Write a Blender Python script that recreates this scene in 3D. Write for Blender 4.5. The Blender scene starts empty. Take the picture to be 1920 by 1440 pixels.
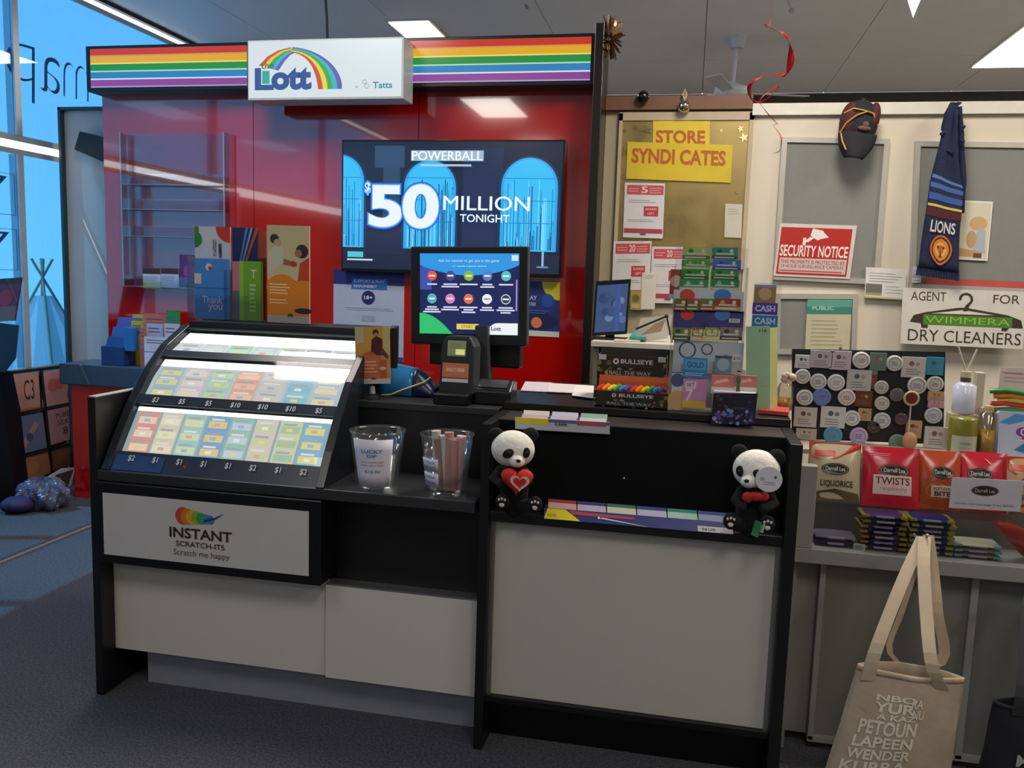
import bpy, bmesh, math, random
from mathutils import Vector, Matrix
R = random.Random(7)
D2R = math.pi/180
SC = bpy.context.scene
# ------------------------------------------------------------------ camera
H = 1.5; FPX = 1600.0
YAW, PIT, ROL = 0.2019541, 0.1248345, 0.0316145
_f = Vector((-math.sin(YAW)*math.cos(PIT), math.cos(YAW)*math.cos(PIT), -math.sin(PIT)))
_r0 = Vector((math.cos(YAW), math.sin(YAW), 0)); _u0 = _r0.cross(_f)
_r = math.cos(ROL)*_r0 + math.sin(ROL)*_u0
_u = -math.sin(ROL)*_r0 + math.cos(ROL)*_u0
CAM = Vector((0, 0, H))
cd = bpy.data.cameras.new('camera'); cam = bpy.data.objects.new('camera', cd)
SC.collection.objects.link(cam); SC.camera = cam
cd.sensor_width = 36; cd.lens = FPX*36/1920; cd.clip_start = .05; cd.clip_end = 200
m = Matrix((( _r.x, _u.x, -_f.x, CAM.x), (_r.y, _u.y, -_f.y, CAM.y), (_r.z, _u.z, -_f.z, CAM.z), (0,0,0,1)))
cam.matrix_world = m
# ------------------------------------------------------------------ light
SC.view_settings.view_transform = 'Standard'; SC.view_settings.look = 'None'
SC.view_settings.exposure = 0.0; SC.view_settings.gamma = 1; SC.view_settings.use_curve_mapping = False
W = bpy.data.worlds.new('sky'); SC.world = W; W.use_nodes = True
nt = W.node_tree; nt.nodes.clear()
wo = nt.nodes.new('ShaderNodeOutputWorld'); bg = nt.nodes.new('ShaderNodeBackground')
tc = nt.nodes.new('ShaderNodeTexCoord'); sx = nt.nodes.new('ShaderNodeSeparateXYZ'); cr = nt.nodes.new('ShaderNodeValToRGB')
nt.links.new(tc.outputs['Generated'], sx.inputs[0]); nt.links.new(sx.outputs['Z'], cr.inputs[0])
nt.links.new(cr.outputs[0], bg.inputs[0]); nt.links.new(bg.outputs[0], wo.inputs[0])
cr.color_ramp.elements[0].position = 0.0; cr.color_ramp.elements[0].color = (.95, 1.0, 1.0, 1)
cr.color_ramp.elements[1].position = .55; cr.color_ramp.elements[1].color = (.62, .66, 1.0, 1)
bg.inputs[1].default_value = 3.0
def lamp(name, kind, loc, energy, color, size=(1, 1), aim=(0, 0, -1)):
    l = bpy.data.lights.new(name, kind); l.energy = energy; l.color = color
    if kind == 'AREA':
        l.shape = 'RECTANGLE'; l.size, l.size_y = size
    o = bpy.data.objects.new(name, l); SC.collection.objects.link(o); o.location = loc
    o.rotation_euler = Vector(aim).to_track_quat('-Z', 'Y').to_euler()
    return o
sun = lamp('sun', 'SUN', (0, 0, 6), 9.0, (1, .97, .92), aim=(1, .32, -2.07)); sun.data.angle = .01
CEIL = 3.45
WARM = (1, .92, .83)
LIGHTS = [(-2.26, 6.86), (2.6, 7.6), (-2.3, 3.4), (.55, 3.4), (2.9, 3.4), (-2.3, .2), (.6, .2), (3.0, .2), (.6, -2.6), (-2.3, -2.6)]
POWER = [50, 62, 36, 64, 56, 14, 28, 30, 14, 12]
for (lx, ly), e in zip(LIGHTS, POWER):
    lamp('troffer_light', 'AREA', (lx, ly, CEIL-.05), e, WARM, (.55, 1.1))
# ------------------------------------------------------------------ helpers
def at(px, py, **k):
    d = (px-960)*_r - (py-720)*_u + FPX*_f
    (a, v), = k.items(); i = 'xyz'.index(a)
    return CAM + d*((v-CAM[i])/d[i])
def lin(h):
    h = h.lstrip('#'); c = [int(h[i:i+2], 16)/255 for i in (0, 2, 4)]
    return tuple(x/12.92 if x <= .04045 else ((x+.055)/1.055)**2.4 for x in c)+(1,)
MC = {}
def mat(col='808080', rough=.5, em=0, metal=0, noise=.06, scale=14, bump=0, coat=0):
    key = (col, rough, em, metal, noise, scale, bump, coat)
    if key in MC: return MC[key]
    m = bpy.data.materials.new('surface_'+col); m.use_nodes = True
    n = m.node_tree; b = n.nodes['Principled BSDF']; c = lin(col)
    b.inputs['Roughness'].default_value = rough; b.inputs['Metallic'].default_value = metal
    if coat: b.inputs['Coat Weight'].default_value = coat; b.inputs['Coat Roughness'].default_value = .03
    if em:
        b.inputs['Base Color'].default_value = (0.02, .02, .02, 1)
        b.inputs['Emission Color'].default_value = c; b.inputs['Emission Strength'].default_value = em
    elif noise:
        t = n.nodes.new('ShaderNodeTexCoord'); z = n.nodes.new('ShaderNodeTexNoise'); z.inputs['Scale'].default_value = scale
        z.inputs['Detail'].default_value = 3
        r = n.nodes.new('ShaderNodeMapRange'); r.inputs[3].default_value = 1-noise*2; r.inputs[4].default_value = 1+noise*2
        mx = n.nodes.new('ShaderNodeVectorMath'); mx.operation = 'SCALE'; mx.inputs[0].default_value = c[:3]
        n.links.new(t.outputs['Object'], z.inputs['Vector']); n.links.new(z.outputs[0], r.inputs[0])
        n.links.new(r.outputs[0], mx.inputs['Scale']); n.links.new(mx.outputs[0], b.inputs['Base Color'])
        if bump:
            bp = n.nodes.new('ShaderNodeBump'); bp.inputs['Strength'].default_value = bump; bp.inputs['Distance'].default_value = .01
            n.links.new(z.outputs[0], bp.inputs['Height']); n.links.new(bp.outputs[0], b.inputs['Normal'])
    else: b.inputs['Base Color'].default_value = c
    MC[key] = m; return m
def clear(name, tint=(1, 1, 1), gloss=.12, rough=.03, body=0, bcol=(1, 1, 1, 1)):
    if name in MC: return MC[name]
    m = bpy.data.materials.new(name); m.use_nodes = True; n = m.node_tree; n.nodes.clear()
    o = n.nodes.new('ShaderNodeOutputMaterial'); t = n.nodes.new('ShaderNodeBsdfTransparent'); g = n.nodes.new('ShaderNodeBsdfGlossy')
    t.inputs[0].default_value = tint+(1,); g.inputs['Roughness'].default_value = rough
    lw = n.nodes.new('ShaderNodeLayerWeight'); lw.inputs[0].default_value = .3
    mr = n.nodes.new('ShaderNodeMapRange'); mr.inputs[3].default_value = gloss*.5; mr.inputs[4].default_value = min(1, gloss*5)
    mx = n.nodes.new('ShaderNodeMixShader')
    n.links.new(lw.outputs['Fresnel'], mr.inputs[0]); n.links.new(mr.outputs[0], mx.inputs[0])
    src = t
    if body:
        d = n.nodes.new('ShaderNodeBsdfDiffuse'); d.inputs[0].default_value = bcol; m2 = n.nodes.new('ShaderNodeMixShader'); m2.inputs[0].default_value = body
        n.links.new(t.outputs[0], m2.inputs[1]); n.links.new(d.outputs[0], m2.inputs[2]); src = m2
    n.links.new(src.outputs[0], mx.inputs[1]); n.links.new(g.outputs[0], mx.inputs[2]); n.links.new(mx.outputs[0], o.inputs[0])
    MC[name] = m; return m
ACR = clear('clear_acrylic', (.93, .95, .97), .10)
EDGE = clear('acrylic_edge', (.75, .8, .9), .2, .1, .35, (.7, .75, .9, 1))
CLEARCUP = clear('clear_plastic', (.86, .88, .88), .12, .05, .04)
WL = {}
class B:
    def __init__(s, m=None): s.v = []; s.f = []; s.mi = []; s.mats = []; s.sm = []; s.m = m or mat()
    def _k(s, m):
        m = m or s.m
        if isinstance(m, str): m = mat(m)
        if m not in s.mats: s.mats.append(m)
        return s.mats.index(m)
    def add(s, vs, fs, m=None, sm=False):
        o = len(s.v); k = s._k(m); s.v += [Vector(v) for v in vs]
        for f in fs: s.f.append([i+o for i in f]); s.mi.append(k); s.sm.append(sm)
        return s
    def box(s, x0, x1, y0, y1, z0, z1, m=None):
        return s.add([(x, y, z) for x in (x0, x1) for y in (y0, y1) for z in (z0, z1)],
            [(0,1,3,2),(4,6,7,5),(0,4,5,1),(2,3,7,6),(0,2,6,4),(1,5,7,3)], m)
    def slab(s, O, U, V, t, m=None):            # front face spans O,U,V; thickness goes back from it
        O, U, V = Vector(O), Vector(U), Vector(V); N = U.cross(V).normalized()*t
        p = [O-N, O-N+V, O, O+V, O-N+U, O-N+U+V, O+U, O+U+V]
        return s.add([p[0],p[1],p[2],p[3],p[4],p[5],p[6],p[7]], [(0,2,3,1),(4,5,7,6),(0,4,6,2),(1,3,7,5),(2,6,7,3),(0,1,5,4)], m)
    def bar(s, a, b, w, h, m=None, up=(0, 0, 1)):
        a, b = Vector(a), Vector(b); d = (b-a).normalized(); u = Vector(up)
        if abs(d.dot(u)) > .98: u = Vector((0, 1, 0))
        x = d.cross(u).normalized()*w/2; y = x.cross(d).normalized()*h/2
        vs = [p+i*x+j*y for p in (a, b) for i, j in ((-1,-1),(1,-1),(1,1),(-1,1))]
        return s.add(vs, [(3,2,1,0),(4,5,6,7),(0,1,5,4),(1,2,6,5),(2,3,7,6),(3,0,4,7)], m)
    def prism(s, pts, ax, a, b, m=None):        # polygon in the other two axes, extruded on ax
        def P(p, t):
            return (t, p[0], p[1]) if ax == 'x' else ((p[0], t, p[1]) if ax == 'y' else (p[0], p[1], t))
        n = len(pts); vs = [P(p, a) for p in pts]+[P(p, b) for p in pts]
        fs = [list(range(n))[::-1], [i+n for i in range(n)]]+[(i, (i+1) % n, (i+1) % n+n, i+n) for i in range(n)]
        return s.add(vs, fs, m)
    def cone(s, a, b, r0, r1, n=16, m=None, cap=True, ex=1.0):
        a, b = Vector(a), Vector(b); d = (b-a).normalized()
        u = Vector((0, 1, 0)) if abs(d.y) < .9 else Vector((1, 0, 0)); x = d.cross(u).normalized(); y = d.cross(x)
        vs = [p+r*(math.cos(t*2*math.pi/n)*x+math.sin(t*2*math.pi/n)*y*ex) for p, r in ((a, r0), (b, r1)) for t in range(n)]
        s.add(vs, [(i, (i+1) % n, (i+1) % n+n, i+n) for i in range(n)], m, True)
        if cap: s.add(vs, [list(range(n))[::-1], list(range(n, 2*n))], m)
        return s
    def tube(s, path, r, n=8, m=None, flat=1.0):
        P = [Vector(p) for p in path]; vs = []; L = len(P)
        for i, p in enumerate(P):
            d = (P[min(i+1, L-1)]-P[max(i-1, 0)]).normalized(); u = Vector((0, 1, 0)) if abs(d.y) < .9 else Vector((1, 0, 0))
            x = d.cross(u).normalized(); y = d.cross(x); rr = r[i] if isinstance(r, (list, tuple)) else r
            vs += [p+rr*(math.cos(t*2*math.pi/n)*x+math.sin(t*2*math.pi/n)*y*flat) for t in range(n)]
        fs = [(i*n+j, i*n+(j+1) % n, (i+1)*n+(j+1) % n, (i+1)*n+j) for i in range(L-1) for j in range(n)]
        s.add(vs, fs, m, True); return s.add(vs, [list(range(n))[::-1], [(L-1)*n+j for j in range(n)]], m)
    def lathe(s, prof, c, n=24, m=None, ex=1, ey=1):
        vs = [(c[0]+r*ex*math.cos(2*math.pi*j/n), c[1]+r*ey*math.sin(2*math.pi*j/n), c[2]+z) for r, z in prof for j in range(n)]
        return s.add(vs, [(i*n+j, i*n+(j+1) % n, (i+1)*n+(j+1) % n, (i+1)*n+j) for i in range(len(prof)-1) for j in range(n)], m, True)
    def ball(s, c, r, m=None, rot=None, n=20, k=12):
        if not isinstance(r, (tuple, list)): r = (r, r, r)
        M = rot or Matrix.Identity(3); c = Vector(c)
        vs = [c+M@Vector((r[0]*math.sin(a)*math.cos(b), r[1]*math.sin(a)*math.sin(b), r[2]*math.cos(a))) for a in [math.pi*i/k for i in range(k+1)] for b in [2*math.pi*j/n for j in range(n)]]
        return s.add(vs, [(i*n+j, i*n+n+j, i*n+n+(j+1) % n, i*n+(j+1) % n) for i in range(k) for j in range(n)], m, True)
    def grid(s, fn, nu, nv, m=None, sm=True):
        vs = [fn(i/nu, j/nv) for j in range(nv+1) for i in range(nu+1)]
        return s.add(vs, [(j*(nu+1)+i, j*(nu+1)+i+1, (j+1)*(nu+1)+i+1, (j+1)*(nu+1)+i) for j in range(nv) for i in range(nu)], m, sm)
    def out(s, name, parent=None, label=None, bevel=0, solid=0, sub=0):
        if not s.v: return None
        lo = Vector([min(v[i] for v in s.v) for i in range(3)]); hi = Vector([max(v[i] for v in s.v) for i in range(3)])
        c = Vector(((lo.x+hi.x)/2, (lo.y+hi.y)/2, lo.z))
        me = bpy.data.meshes.new(name); me.from_pydata([v-c for v in s.v], [], s.f)
        for x in s.mats: me.materials.append(x)
        for p, k, q in zip(me.polygons, s.mi, s.sm): p.material_index = k; p.use_smooth = q
        o = bpy.data.objects.new(name, me); SC.collection.objects.link(o)
        if parent: o.parent = parent; o.location = c-WL[parent.name]
        else: o.location = c
        WL[o.name] = c
        if label: o['label'] = label
        if solid: q = o.modifiers.new('solid', 'SOLIDIFY'); q.thickness = solid
        if bevel: q = o.modifiers.new('bevel', 'BEVEL'); q.width = bevel; q.segments = 2; q.limit_method = 'ANGLE'; q.harden_normals = False
        if sub: q = o.modifiers.new('sub', 'SUBSURF'); q.levels = q.render_levels = sub
        return o
def tag(o, label, cat, group=None, kind=None):
    o['label'] = label; o['category'] = cat
    if group: o['group'] = group
    if kind: o['kind'] = kind
    return o
def thing(name, label, cat, loc, group=None):
    o = bpy.data.objects.new(name, None); SC.collection.objects.link(o); o.location = loc; o.empty_display_size = .05
    WL[o.name] = Vector(loc); return tag(o, label, cat, group)
def struct(b, name, parent=None, bevel=0):
    o = b.out(name, parent, bevel=bevel)
    if not parent: o['kind'] = 'structure'
    return o
TXT = {}
def textmesh(t, bold):
    if (t, bold) not in TXT:
        cu = bpy.data.curves.new('t', 'FONT'); cu.body = t; cu.resolution_u = 3 if len(t) > 3 else 8; cu.fill_mode = 'FRONT' if False else 'BOTH'
        cu.offset = bold; ob = bpy.data.objects.new('t', cu); me = bpy.data.meshes.new_from_object(ob)
        vs = [v.co.copy() for v in me.vertices]; fs = [list(p.vertices) for p in me.polygons]
        bpy.data.objects.remove(ob); bpy.data.curves.remove(cu); bpy.data.meshes.remove(me)
        x0 = min(v.x for v in vs); x1 = max(v.x for v in vs); y0 = min(v.y for v in vs); y1 = max(v.y for v in vs)
        TXT[(t, bold)] = ([((v.x-x0)/(x1-x0), (v.y-y0)/(y1-y0)) for v in vs], fs, (x1-x0)/(y1-y0))
    return TXT[(t, bold)]
class Print(B):
    """flat print on a face; u,v run 0..1 over the face; every layer lies a hair in front of the last"""
    def __init__(s, O, U, V, em=0, off=.0006, rough=.5, step=.00012):
        super().__init__(); s.O, s.U, s.V = Vector(O), Vector(U), Vector(V); s.N = s.U.cross(s.V).normalized()
        s.em = em; s.d = off; s.rough = rough; s.step = step; s.ar = s.U.length/s.V.length
    def c(s, col):
        if not isinstance(col, str): return col
        return mat(col, s.rough, s.em, noise=0)
    def P(s, u, v): return s.O+s.U*u+s.V*v+s.N*s.d
    def poly(s, pts, col):
        s.d += s.step; s.add([s.P(*p) for p in pts], [list(range(len(pts)))], s.c(col)); return s
    def rect(s, u0, v0, u1, v1, col): return s.poly([(u0, v0), (u1, v0), (u1, v1), (u0, v1)], col)
    def disc(s, u, v, r, col, ry=None, n=24, a0=0, a1=360):   # r in units of height
        ry = ry or r; k = n if a1-a0 == 360 else n+1
        pts = [(u+r/s.ar*math.cos((a0+(a1-a0)*i/n)*D2R), v+ry*math.sin((a0+(a1-a0)*i/n)*D2R)) for i in range(k)]
        if a1-a0 != 360: pts.append((u, v))
        return s.poly(pts, col)
    def ring(s, u, v, r0, r1, col, a0=0, a1=360, n=30, ky=1.0):
        s.d += s.step; vs = []
        for i in range(n+1):
            a = (a0+(a1-a0)*i/n)*D2R
            for r in (r0, r1): vs.append(s.P(u+r/s.ar*math.cos(a), v+r*ky*math.sin(a)))
        return s.add(vs, [(2*i, 2*i+1, 2*i+3, 2*i+2) for i in range(n)], s.c(col))
    def band(s, p0, p1, col):                                  # strip between two polylines
        s.d += s.step; vs = [s.P(*q) for ab in zip(p0, p1) for q in ab]
        return s.add(vs, [(2*i, 2*i+1, 2*i+3, 2*i+2) for i in range(len(p0)-1)], s.c(col))
    def text(s, t, u0, v0, u1, v1, col, bold=.012, fit=True, mirror=False):
        vs, fs, ar = textmesh(t, bold); s.d += s.step
        if not fit:
            w = (v1-v0)*ar/s.ar; c = (u0+u1)/2; u0, u1 = c-w/2, c+w/2
        if mirror: u0, u1 = u1, u0
        if bold > .005 and any(c in 'MWK' for c in t):
            vs, fs, ar = textmesh(t, 0); dx = bold*(v1-v0)/s.ar*.8
            for k in (-1, 1): s.add([s.P(u0+x*(u1-u0)+k*dx, v0+y*(v1-v0)) for x, y in vs], fs, s.c(col)); s.d += s.step*.3
        return s.add([s.P(u0+x*(u1-u0), v0+y*(v1-v0)) for x, y in vs], fs, s.c(col))
    def lines(s, u0, v0, u1, v1, n, col, fill=.45, ragged=.25):
        h = (v1-v0)/n; s.d += s.step
        for i in range(n):
            w = (u1-u0)*(1-R.random()*ragged); s.add([s.P(*q) for q in ((u0, v0+h*i), (u0+w, v0+h*i), (u0+w, v0+h*(i+fill)), (u0, v0+h*(i+fill)))], [(0, 1, 2, 3)], s.c(col))
        return s
def fr(px0, py0, px1, py1, Y):      # upright rectangle standing at depth Y whose outline spans these pixels
    ym, xm = (py0+py1)/2, (px0+px1)/2
    x0, x1 = at(px0, ym, y=Y).x, at(px1, ym, y=Y).x; z0, z1 = at(xm, py1, y=Y).z, at(xm, py0, y=Y).z
    return Vector((x0, Y, z0)), Vector((x1-x0, 0, 0)), Vector((0, 0, z1-z0))
def fr4(tl, tr, br, bl, Y=None, X=None):
    a, b, c, d = ((at(*p, y=Y) if X is None else at(*p, x=X)) for p in (tl, tr, br, bl)); return d, ((c-d)+(b-a))/2, ((a-d)+(b-c))/2
def card(name, label, cat, F, t, col, draw=None, group=None, rough=.5, em=0, parent=None, bevel=0, side=None):
    O, U, V = F; m = col if not isinstance(col, str) else mat(col, rough)
    o = B(m).slab(O, U, V, t).out(name, parent, bevel=bevel)
    if parent is None: tag(o, label, cat, group)
    elif label: o['label'] = label
    if draw:
        p = Print(O, U, V, em=em, rough=rough); draw(p); p.out('print', o)
    return o
BLACK = mat('0a0b0c', .35, noise=.05); VELVET = mat('08090a', .85, noise=.05); VELVET.node_tree.nodes['Principled BSDF'].inputs['Specular IOR Level'].default_value = .15
BLACKM = mat('101113', .55, noise=.05); DARK = mat('1d1f22', .5)
WHITE = mat('dcdad4', .45, noise=.02, scale=4); GREYP = mat('8b8b88', .35, metal=.5); ALU = mat('9a9a98', .35, metal=.8)
RED = mat('b40c06', .10, noise=.03, scale=3, coat=1.0)
RED.node_tree.nodes['Principled BSDF'].inputs['IOR'].default_value = 1.7; RED.node_tree.nodes['Principled BSDF'].inputs['Coat IOR'].default_value = 1.75
# ================================================================== the room
XL, XR, YB, YF = -4.4, 4.6, 9.4, -4.0
def carpet():
    m = bpy.data.materials.new('carpet'); m.use_nodes = True; n = m.node_tree; b = n.nodes['Principled BSDF']; b.inputs['Roughness'].default_value = .95
    t = n.nodes.new('ShaderNodeTexCoord'); z = n.nodes.new('ShaderNodeTexNoise'); z.inputs['Scale'].default_value = 330; z.inputs['Detail'].default_value = 2
    z2 = n.nodes.new('ShaderNodeTexNoise'); z2.inputs['Scale'].default_value = 120
    a = n.nodes.new('ShaderNodeMath'); a.operation = 'ADD'; n.links.new(t.outputs['Object'], z.inputs[0]); n.links.new(t.outputs['Object'], z2.inputs[0])
    n.links.new(z.outputs[0], a.inputs[0]); n.links.new(z2.outputs[0], a.inputs[1])
    r = n.nodes.new('ShaderNodeValToRGB'); r.color_ramp.elements[0].position = .75/2; r.color_ramp.elements[1].position = 1.25/2
    h = n.nodes.new('ShaderNodeMath'); h.operation = 'MULTIPLY'; h.inputs[1].default_value = .5; n.links.new(a.outputs[0], h.inputs[0])
    r.color_ramp.elements[0].color = lin('2c2d33'); r.color_ramp.elements[1].color = lin('5c5d64')
    n.links.new(h.outputs[0], r.inputs[0]); n.links.new(r.outputs[0], b.inputs['Base Color'])
    bp = n.nodes.new('ShaderNodeBump'); bp.inputs['Strength'].default_value = .5; bp.inputs['Distance'].default_value = .01
    n.links.new(z.outputs[0], bp.inputs['Height']); n.links.new(bp.outputs[0], b.inputs['Normal']); return m
struct(B(carpet()).box(XL, XR, YF, YB, -.1, 0), 'floor')
struct(B(mat('b8b4aa', .5, noise=.05, scale=3)).box(-2.9, XR, 5.3, YB, 0, .004), 'floor_back_bounce')  # unseen pale floor, added to bounce light up to the ceiling
ceil = struct(B(mat('84848a', .8)).box(XL, XR, YF, YB, CEIL+.012, CEIL+.12), 'ceiling')
pm = mat('eeeef2', .6, noise=.02, scale=3)
xs = [-4.4, -3.6, -2.4, -1.2, 0, 1.2, 2.4, 3.6, 4.6]; ys = [-4, -1.6, .8, 3.2, 5.6, 8.0, 9.4]
for i in range(len(xs)-1):
    for j in range(len(ys)-1):
        B(pm).box(xs[i]+.003, xs[i+1]-.003, ys[j]+.003, ys[j+1]-.003, CEIL, CEIL+.014).out('ceiling_panel', ceil)
wm = mat('bdb6a8', .7, noise=.03, scale=2)
struct(B(mat('4a4440', .8)).box(XL, XR, YB, YB+.15, 0, CEIL), 'wall_far')
struct(B(wm).box(XL, XR, YF-.15, YF, 0, CEIL), 'wall_front')
struct(B(wm).box(XR, XR+.15, YF, YB, 0, CEIL), 'wall_right')
# window wall on the left: sill wall, posts, transom rail and head
frame = mat('b9c2c8', .4, metal=.3)
wl = struct(B(mat('6f6f70', .7)).box(XL-.15, XL, YF, YB, 0, .74).box(XL-.15, XL, 7.25, YB, .74, CEIL+.1).box(XL-.15, XL, YF, 2.17, .74, 2.2), 'wall_left')  # last box: unseen infill added to keep lower-window reflections off the red wall
posts = [-4.0, -2.2, .2, 2.6, 5.0, 7.2]
film = clear('blue_window_film', (.25, .51, .69), .05, .02, .04, (.35, .7, .95, 1))
for k, (z0, z1, ps) in enumerate(((.78, 2.2, [2.2, 3.6, 5.0, 7.2]), (2.325, 3.345, posts))):
    w = B(frame)
    w.box(XL-.014, XL, ps[0]-.03, 7.25, z0-.04, z0).box(XL-.014, XL, ps[0]-.03, 7.25, z1, z1+.035)
    for y in ps: w.box(XL-.06, XL+.01, y-.025, y+.025, z0, z1)
    wo_ = w.out('window_%d' % (k+1)); wo_['kind'] = 'structure'
    for a, b in zip(ps, ps[1:]): B(film).box(XL-.010, XL-.004, a+.025, b-.025, z0, z1-.001).out('pane', wo_)
B(mat('20262c', .5)).box(XL-.02, XL+.02, YF, 7.25, CEIL-.03, CEIL).out('trim_1')['kind'] = 'structure'
# footpath outside
struct(B(mat('a9aaa6', .9)).box(-30, XL-.15, -15, 25, -.2, -.1), 'ground_outside')
# window writing: backwards seen from inside
o_, u_, v_ = fr4((-70, 18), (168, 112), (168, 200), (-70, 165), X=XL-.02)
p = Print(o_, u_, v_, off=0.002)
for t, a, b in (('p', .02, .22), ('p', .30, .52), ('a', .56, .73), ('m', .76, .99)):
    p.text(t, a, .0 if t == 'p' else .24, b, .92 if t == 'p' else .84, '4a93b4', bold=-.016 if t == 'a' else -.026, mirror=True)
tag(p.out('window_lettering'), 'tall thin teal letters on the upper window, seen backwards', 'lettering')
for k, zc in enumerate((1.93, 1.57)):
    p = Print(Vector((XL-.02, 4.35, zc-.13)), Vector((0, .62, 0)), Vector((0, 0, .27)), off=.002)
    for r_ in ((0, 0, 1, .012), (0, .99, 1, 1), (.99, 0, 1, 1)): p.rect(*r_, '1c4a66')
    p.text('7', .5, .3, .9, 1.0-.08, '2c6a8c', bold=-.02)
    tag(p.out('window_decal'), ('upper' if k == 0 else 'lower')+' outlined square decal with thin numeral on the lower window', 'decal', 'window decals')
# white canvas teepee outside the glass
TX = -5.1
ap = at(80, 520, x=TX); bl_ = at(24, 760, x=TX+.3); gz = -.1
tz = thing('teepee', 'small white canvas teepee with crossed poles behind the left window glass', 'tent', (TX, ap.y, gz))
dep = abs(at(150, 700, x=TX).y-at(10, 700, x=TX).y)/2*1.25
bs = [Vector((TX+a*.55, ap.y+b*dep, gz)) for a, b in ((-1, -1), (1, -1), (1, 1), (-1, 1))]
cvm = bpy.data.materials.new('canvas'); cvm.use_nodes = True; cn = cvm.node_tree; cb = cn.nodes['Principled BSDF']; cb.inputs['Base Color'].default_value = lin('e4e6e6'); cb.inputs['Roughness'].default_value = .9
tr_ = cn.nodes.new('ShaderNodeBsdfTranslucent'); tr_.inputs[0].default_value = lin('e8ecec'); ms = cn.nodes.new('ShaderNodeMixShader'); ms.inputs[0].default_value = .5
cn.links.new(cb.outputs[0], ms.inputs[1]); cn.links.new(tr_.outputs[0], ms.inputs[2]); cn.links.new(ms.outputs[0], cn.nodes['Material Output'].inputs[0])
c_ = B(cvm)
for i in range(4):
    a, b = bs[i], bs[(i+1) % 4]; t0 = ap+(a-ap)*.10; t1 = ap+(b-ap)*.10
    if i in (0, 1):
        q, q2 = a.lerp(b, .30), a.lerp(b, .70); c_.add([a, q, t0.lerp(t1, .5), t0], [(0, 1, 2, 3)]); c_.add([q2, b, t1, t0.lerp(t1, .5)], [(0, 1, 2, 3)])
    else: c_.add([a, b, t1, t0], [(0, 1, 2, 3)])
c_.out('canvas', tz)
for b in bs: B(mat('c8b090', .7)).cone(b, ap+(ap-b)*.10, .013, .010, 8).out('pole', tz)

# white leaning board at the end of the window, with a dark bracket
F = fr4((118, 211), (235, 205), (235, 668), (139, 684), 5.32)
bo = card('banner_board', 'tall white fabric banner board with dark edge between window and red wall', 'banner', (Vector((-4.31, 5.32, .02)), Vector((.62, 0, 0)), Vector((0, 0, 2.52))), .03, mat('cfcdc6', .8, noise=.05, scale=3, bump=.15), None)
B(mat('2b4a52', .4)).box(-4.33, -4.31, 5.28, 5.36, .02, 2.56).box(-4.33, -3.69, 5.28, 5.36, 2.54, 2.56).out('edge_trim', bo)
q = [at(*p_, y=5.26) for p_ in ((153, 247), (215, 262), (215, 312), (143, 281))]
b = B(BLACKM); b.add([v+Vector((0, dy, 0)) for dy in (-.02, .04) for v in q], [(3, 2, 1, 0), (4, 5, 6, 7), (0, 1, 5, 4), (1, 2, 6, 5), (2, 3, 7, 6), (3, 0, 4, 7)])
tag(b.out('wall_speaker'), 'small black tilted box fixed to the white banner board', 'speaker')

# ================================================================== the red wall unit
def wx(x4): return x4*1.25
def wz(z4): return 1.5+(z4-1.5)*1.25
WY = 5.0
unit = thing('display_wall', 'tall glossy red wall unit with rainbow striped header and black side post', 'wall unit', (-2.2, WY, 0))
seams = [-3.77, at(475, 240, y=WY).x, at(785, 240, y=WY).x, -.585]
for a, b in zip(seams, seams[1:]): B(RED).box(a+.002, b-.002, WY, WY+.03, .05, 2.86).out('red_panel', unit)
B(BLACKM).box(-3.77, -.585, WY+.03, WY+.08, 0, 2.86).box(-3.77, -.585, WY+.001, WY+.03, 0, .05).out('backing', unit)
B(mat('171310', .3)).box(-.585, -.535, 4.80, WY+.08, 0, 2.875).out('side_post', unit, bevel=.004)
fy = 4.86
B(mat('10131c', .35)).box(-3.77, -.585, fy, WY, 2.566, 2.84).out('fascia_box', unit, bevel=.004)
cols = [('c0341c', 'd98a50'), ('e0a818', 'e8dc70'), ('1f8a3c', 'a6e0b8'), ('2a7fb8', 'd5e4f4'), ('8a3f94', 'a89ab8')]
for (xa, xb, em) in ((-3.735, at(464, 120, y=fy).x, .95), (at(764, 120, y=fy).x, -.61, .95)):
    O = Vector((xa, fy, 2.588)); U = Vector((xb-xa, 0, 0)); V = Vector((0, 0, .232))
    s = B(mat('6a5c70', .3)).slab(O-Vector((0, .004, 0)), U, V, .004).out('stripe_panel', unit)
    p = Print(O-Vector((0, .004, 0)), U, V, em=em, rough=.2)
    for i, (c1, c2) in enumerate(cols): p.rect(0, .8-.2*i, 1, 1-.2*i, c1); p.rect(0, .8-.2*i, 1, .835-.2*i, c2)
    p.out('stripes', s)
# lightbox
ly = 4.69
O, U, V = fr(464, 72, 757, 197, ly); O.z = at(610, 190, y=ly).z+.01; V.z = at(610, 72, y=ly).z-O.z
lb = thing('lightbox_sign', 'white rainbow arch lightbox sign projecting from the striped header', 'sign', O+Vector((U.x/2, 0, 0)))
B(mat('c9ced0', .35)).box(O.x, O.x+U.x, ly, 4.858, O.z, O.z+V.z).out('case', lb, bevel=.006)
O2 = O+Vector((.012, -.004, .012)); U2 = U-Vector((.024, 0, 0)); V2 = V-Vector((0, 0, .024))
fc = B(mat('dde9ee', .3, em=.9)).slab(O2, U2, V2, .003).out('face', lb)
p = Print(O2, U2, V2, em=.95, rough=.3)
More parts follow.
